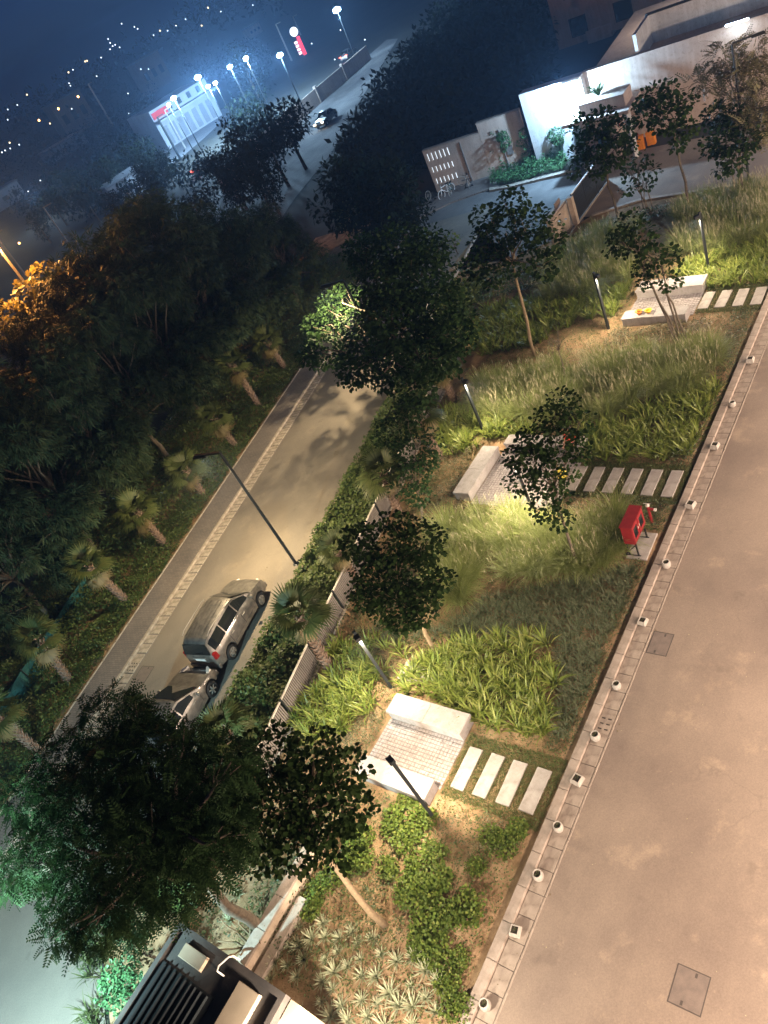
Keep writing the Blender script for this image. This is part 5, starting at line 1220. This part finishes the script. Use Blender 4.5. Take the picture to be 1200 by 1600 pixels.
# wide dark scatter of trees over the plain
ftr = [((95, 260), 1.5), ((150, 250), 1.6), ((200, 225), 1.7), ((215, 255), 1.5), ((120, 290), 1.4), ((170, 300), 1.3), ((230, 290), 1.3), ((245, 240), 1.2), ((315, 235), 1.3), ((340, 240), 1.5), ((360, 200), 1.7), ((375, 230), 1.6), ((400, 185), 1.8), ((430, 160), 1.8), ((400, 260), 1.2), ((350, 270), 1.2), ((300, 290), 1.2), ((70, 300), 1.4), ((45, 330), 1.3), ]
for i, (p, s) in enumerate(ftr):
    q = G(p, 4 * s); q.z = 0; far_tree(q, s * .78, 'dark tree standing between the street and the lit yard', 'dark trees about the lit yard', i)
for i, (p, s) in enumerate([((560, 260), 1.3), ((600, 290), 1.2), ((540, 300), 1.2), ((590, 320), 1.0), ((630, 330), .8), ((600, 345), .8)]):
    q = G(p, 4 * s); q.z = 0; far_tree(q, s, 'dark green tree on the corner beyond the street, ' + ['second row behind', 'nearest the slotted wall', 'farthest to the left', 'nearest the bare lamp pole', 'beside the pavement end', 'behind the bicycles'][i % 6], 'trees on the far corner', i)
# horizon belt of trees, reads as one mass
cl = []
for i in range(420):
    D_ = random.uniform(300, 620); x = random.uniform(-420, 620); 
    cl.append(((x, math.sqrt(max(100, D_ * D_ - min(x * x, D_ * D_ * .8))), random.uniform(2, 9)), random.uniform(6, 13)))
V, Q = clump_leaves(cl, .32, T_OVAL, 2.6, .8, .2); V[:, 2] = np.maximum(V[:, 2], 0)
as_stuff('horizon_woods', (V, Q), 'leaf_far')

# scrub and small trees scattered over the dark plain, one mass with the added dark fill
cl = []
for i in range(900):
    px = (random.uniform(-40, 420), random.uniform(70, 330))
    if px[1] < 165 - .56 * px[0] + 22 or px[1] > 380 - .35 * px[0]: continue
    if 240 < px[0] < 365 and 120 < px[1] < 265: continue
    q = G(px, 1.5); cl.append(((q.x, q.y, random.uniform(.6, 2.6)), random.uniform(1.2, 2.6)))
for i in range(1500):  # dense scrub added to darken ground the yard flood lamps would light
    px = (random.uniform(520, 838), random.uniform(-20, 290))
    if px[0] < 682 - .62 * (px[1] - 40) or px[1] > 245 - .42 * (px[0] - 640): continue
    q = G(px, 1.5)
    if math.hypot(q.x, q.y) > 330: continue
    k = max(1, depth(q) / 130); cl.append(((q.x, q.y, random.uniform(.8, 3.2)), random.uniform(1.4, 2.4) * k))
V, Q = clump_leaves(cl, 12, T_OVAL, .7, .9, .2); V[:, 2] = np.maximum(V[:, 2], 0)
as_stuff('scrub_and_dark_fill', (V, Q), 'leaf_far')
q = D + n2 * 9 + dd * 5; q.z = 6.0
light('deck_light', 'POINT', q, (1, .88, .78), 500, None, None, .2)

# yard with flood lamps
struct('lit_yard', MB().sheet(gpoly([(262, 262), (250, 225), (300, 195), (352, 168), (362, 175), (320, 215), (285, 245)]), .01), 'shed_grey')
y0, y1 = G((268, 232)), G((352, 178)); yd = (y1 - y0).normalized(); yn = Vector((-yd.y, yd.x, 0)); yn = yn if yn.y > 0 else -yn; yl = (y1 - y0).length
sh = empty('yard_shed', y0, math.atan2(yd.y, yd.x), 'long pale shed front in the blue-lit yard', 'building')
MB().box((yl / 2, 6, 3.3), (yl, 10, 6.6)).build('wall', 'shed_white', sh); MB().box((yl / 2, -.3, 4.6), (yl, 2.4, .35)).build('awning', 'shed_white', sh)
MB().box((yl * .14, .9, 5.6), (yl * .25, .15, 1.1)).build('fascia', 'sign_red', sh)
for i in range(7): MB().box((yl * (.1 + .13 * i), .95, 1.9), (yl * .08, .12, 3.2)).build('shutter', 'shed_grey', sh)
for i in range(5): MB().box((yl * (.15 + .17 * i), .95, 5.7), (yl * .06, .12, 1.0)).build('window', 'dark_metal', sh)
def flood(px, z, label, power, r=.5, mat='flood_glow', col=(.45, .72, 1)):
    q = G(px, z); e = empty('flood_lamp', Vector((q.x, q.y, 0)), 0, label, 'lamp post', 'flood lamps of the lit yard')
    MB().tube([(0, 0, 0), (0, 0, z)], [.09, .06], 6).build('pole', 'dark_metal', e)
    MB().lathe((0, 0, z), [(.1, -.1), (r, 0), (r * .9, r * .7), (.15, r)], 10).build('lamp_head', mat, e)
    if power: light('flood_light_beam', 'POINT', q + Vector((0, 0, -.7)), col, power * 4.6, e, None, .4)
for px, z, lb, pw, r in [((310, 123), 9, 'brightest flood lamp over the yard shed', 2000, .5), ((326, 136), 8, 'paired flood lamp just right of the brightest', 1300, .3), ((337, 131), 8, 'smaller flood lamp at the right of the paired ones', 0, .3), ((272, 155), 9, 'flood lamp over the left end of the shed', 1200, .4), ((264, 165), 8.5, 'lowest lamp at the left end of the shed', 0, .3),
                         ((360, 106), 8, 'flood lamp right of the shed by itself', 1400, .42), ((385, 93), 8, 'flood lamp lighting a tree green beyond the shed', 1400, .42), ((438, 88), 8, 'flood lamp left of the red totem sign', 700, .42), ((527, 18), 8, 'flood lamp near the top edge over the far road', 350, .6)]:
    flood(px, z, lb, pw, r)
far_tree(G((384, 108), 5) * 1.0 - Vector((0, 0, 5)), 1.6, 'tree lit green by a flood lamp beyond the shed', None, 2)
far_tree(G((222, 172), 5) - Vector((0, 0, 5)), 1.3, 'tree top catching blue light left of the shed', None, 1)
def mast(b, t, label, mat='rail_paint', r=.12, lamp=None):
    p = G(b); h = min(np.arange(3, 30, .1), key=lambda z: math.hypot(Pj((p.x, p.y, z))[0] - t[0], Pj((p.x, p.y, z))[1] - t[1]))
    e = empty('lamp_mast', p, 0, label, 'mast', 'thin masts in the distance'); MB().tube([(0, 0, 0), (0, 0, h)], [r * 1.4, r], 6).build('pole', mat, e)
    MB().box((.5, 0, h), (1.2, .2, .12)).build('bracket', mat, e)
mast((177, 197), (140, 130), 'pale mast in the dark plain left of the shed', r=.22); mast((117, 395), (70, 322), 'thin reddish mast behind the orange-lit trees', 'wall_brown', .09)
mast((290, 232), (258, 172), 'bracketed mast in front of the shed', 'rim_alloy', .11); mast((283, 250), (243, 185), 'dark post at the left corner of the yard', 'dark_metal', .16); mast((456, 95), (431, 38), 'tall mast left of the totem sign', 'rim_alloy', .14); mast((470, 55), (457, 26), 'mast right behind the totem sign', 'rim_alloy', .14)
mast((40, 430), (0, 360), 'mast beside the sodium lamp at the left edge', 'wall_brown', .09)
q = G((-14, 372), 13); so = empty('sodium_lamp', Vector((q.x, q.y, 0)), 0, 'orange sodium street lamp at the left edge', 'street lamp')
MB().tube([(0, 0, 0), (0, 0, 12.9)], [.14, .08], 7).build('pole', 'rail_paint', so); MB().lathe((0, 0, 12.9), [(.1, 0), (.3, .05), (.25, .25), (.1, .3)], 10).build('lamp_head', 'sodium', so)
light('sodium_glow', 'POINT', q + Vector((0, 0, -.35)), (1, .42, .1), 4200, so, None, .25)
# totem sign
q = G((476, 88)); dep = depth(q); tt = empty('totem_sign', q, math.atan2(RIGHT[1], RIGHT[0]), 'lit totem sign with a white ringed disc over a red panel', 'sign'); k = dep / FPX
MB().box((.0, .1, 9 * k), (1.2 * k, .6, 18 * k)).build('post', 'dark_metal', tt)
MB().box((2.5 * k, -.2, 15 * k), (5 * k, .5, 26 * k)).build('red_panel', 'sign_glow_red', tt); pb = MB().box((-3.5 * k, -.2, 14 * k), (6 * k, .5, 20 * k)).build('price_board', 'sign_red', tt)
for i in range(4): MB().box((-3.5 * k, -.48, (7 + 5 * i) * k), (4.6 * k, .06, 3 * k)).build('lit_row', 'sign_white', pb)
dk = MB().tube([(0, -.1, 36 * k), (0, -.5, 36 * k)], 6.2 * k, 24).build('disc', 'sign_white', tt); MB().tube([(4.2 * k * math.cos(a), -.56, 36 * k + 4.2 * k * math.sin(a)) for a in np.linspace(0, 2 * PI, 25)], .5 * k, 5, False).build('ring', 'shed_grey', dk)
for s in (-1, 1): MB().box((s * 1.2 * k, -.56, 36 * k), (.8 * k, .08, 3.6 * k)).build('mark', 'shed_grey', dk)
# boundary wall with posts along the far road, in bays
b0, b1 = G((352, 292)), G((600, 74)); L = (b1 - b0).length; bd_ = (b1 - b0).normalized(); fw = empty('far_wall', b0, math.atan2(bd_.y, bd_.x), 'low pinkish compound wall running along the far road', 'wall')
x = 0; wd = 9.0
while x < L - wd: MB().box((x + wd / 2, 0, 1.0), (wd - .1, .2, 2.0)).build('wall_panel', 'wall_beige', fw); MB().box((x, 0, 1.15), (.4, .4, 2.3)).build('pier', 'wall_beige', fw); x += wd
mk = MB(); r0_, r1_ = G((425, 250)), G((590, 92)); 
# vehicles on the far road, seen only as lights on dark bodies
cv = make_car('far car on the road with glowing headlights', False, 'distant_car'); q = G((512, 192)); cv.location = q; cv.rotation_euler = (0, 0, math.atan2(bd_.y, bd_.x) + PI / 2)
for s in (-1, 1): MB().lathe((s * .6, 2.02, .68), [(.04, -.05), (.16, 0), (.04, .06)], 10).build('lit_headlight', 'led_warm', cv)
for o in list(cv.children): o.name = o.name
cv['group'] = 'vehicles on the far road'
for px, lb in (((547, 90), 'far vehicle with a red tail light by the far wall'), ((320, 266), 'vehicle with a small red light at the near end of the far wall')):
    c_ = copy_tree(cv); q = G(px); c_.location = q; c_.rotation_euler = (0, 0, math.atan2(bd_.y, bd_.x) - PI / 2); tag(c_, lb, 'car', 'vehicles on the far road')
    for ch in list(c_.children):
        if ch.name.startswith('lit_headlight'): bpy.data.objects.remove(ch)
    for s in (-1, 1): MB().lathe((s * .62, -2.04, .85), [(.04, -.05), (.2, 0), (.04, .06)], 10).build('lit_tail_light', 'dot_red', c_)
# small houses and lamps far off
hs = [((12, 322), 9, 3.6, 'pale blue-lit building at the left edge'), ((105, 240), 12, 3, 'low shed with a blue-lit edge among the dark trees'), ((205, 308), 7, 3, 'tiny pale hut among the dark trees'), ((420, 104), 12, 4, 'small building beyond the flood lamps'), ((95, 155), 26, 7, 'dim brown house on the horizon'), ((222, 92), 22, 8, 'dim grey house above the lit yard')]
for (p, w_, h_, lb) in hs:
    q = G(p) if p[1] > 180 else far(p, 330); q.z = 0
    if p[1] <= 180:
        q = far(p, 300); hh = max(3, q.z); w_ *= .45; q.z = 0
    else: hh = h_
    e = empty('distant_house', q, math.atan2(yd.y, yd.x), lb, 'house'); MB().box((0, 0, hh / 2), (w_, w_ * .6, hh)).build('wall', 'shed_white' if p[1] > 180 else 'wall_brown', e)
    MB().box((0, 0, hh + .15), (w_ * 1.06, w_ * .66, .3)).build('roof', 'shed_grey', e)
    for i in range(3):
        f = MB().box((w_ * (-.3 + .3 * i), -w_ * .3 - .04, hh * .5), (w_ * .14, .1, hh * .25)).build('window', 'dark_metal', e)
bl_ = G((50, 306), 4.5); light('shed_lamp', 'POINT', bl_, (.6, .8, 1), 900, None, None, .2)
dots = [(42, 148, 1), (27, 164, 0), (12, 171, 0), (12, 187, 0), (15, 223, 1), (30, 226, 0), (8, 235, 0), (16, 232, 0), (3, 238, 0), (61, 188, 2), (78, 193, 1), (91, 170, 2), (122, 151, 2), (108, 130, 0), (110, 134, 0), (114, 109, 0), (107, 113, 1), (133, 96, 1), (136, 95, 1), (169, 61, 0), (172, 67, 0), (176, 72, 0), (180, 70, 0), (187, 74, 0), (172, 77, 0), (158, 90, 0), (151, 119, 0), (200, 146, 0), (112, 170, 0), (210, 42, 0), (215, 45, 0), (190, 37, 0), (325, 12, 1), (315, 40, 1), (262, 48, 0), (275, 40, 0), (250, 48, 1), (240, 55, 0), (232, 108, 0), (290, 30, 0), (30, 380, 2), (44, 299, 0), (63, 282, 0), (201, 177, 0), (205, 405, 2), (340, 258, 0), (353, 264, 0), (487, 68, 0), (523, 93, 0), (532, 47, 0), (570, 62, 0), (345, 18, 0), (395, 8, 0), (220, 108, 0)]
dm = [MB().lathe((0, 0, 0), [(.05, -.5), (.5, 0), (.05, .5)], 8).mesh('lamp') for _ in range(3)]
for m_, nm in zip(dm, ('dot_white', 'dot_warm', 'sodium')): m_.materials.append(MATS[nm])
for (x, y, k) in dots:
    q = far((x, y), 255 if y < 200 else 150); 
    if q.z < 1: q = G((x, y), 3.5)
    o = link('distant_lamp', dm[k], None, None, q); s = {0: .45, 1: .6, 2: .8}[k] * (depth(q) / 280); o.scale = (s, s, s)
    tag(o, 'pinpoint lamp in the dark distance', 'lamp', 'pinpoint lamps in the distance')

# the night air: one closed box of thin haze round everything
hz = MB().box((30, 420, 16), (1400, 1200, 35)).build('haze', 'wall_white'); hz.data.materials.clear()
hm = bpy.data.materials.new('haze'); hm.use_nodes = True; hn = hm.node_tree; hn.nodes.remove(hn.nodes['Principled BSDF'])
pv = hn.nodes.new('ShaderNodeVolumePrincipled'); pv.inputs['Color'].default_value = (.38, .62, 1, 1); pv.inputs['Density'].default_value = .0011; pv.inputs['Anisotropy'].default_value = .3
hn.links.new(pv.outputs[0], hn.nodes['Material Output'].inputs['Volume']); hz.data.materials.append(hm); tag(hz, kind='stuff')
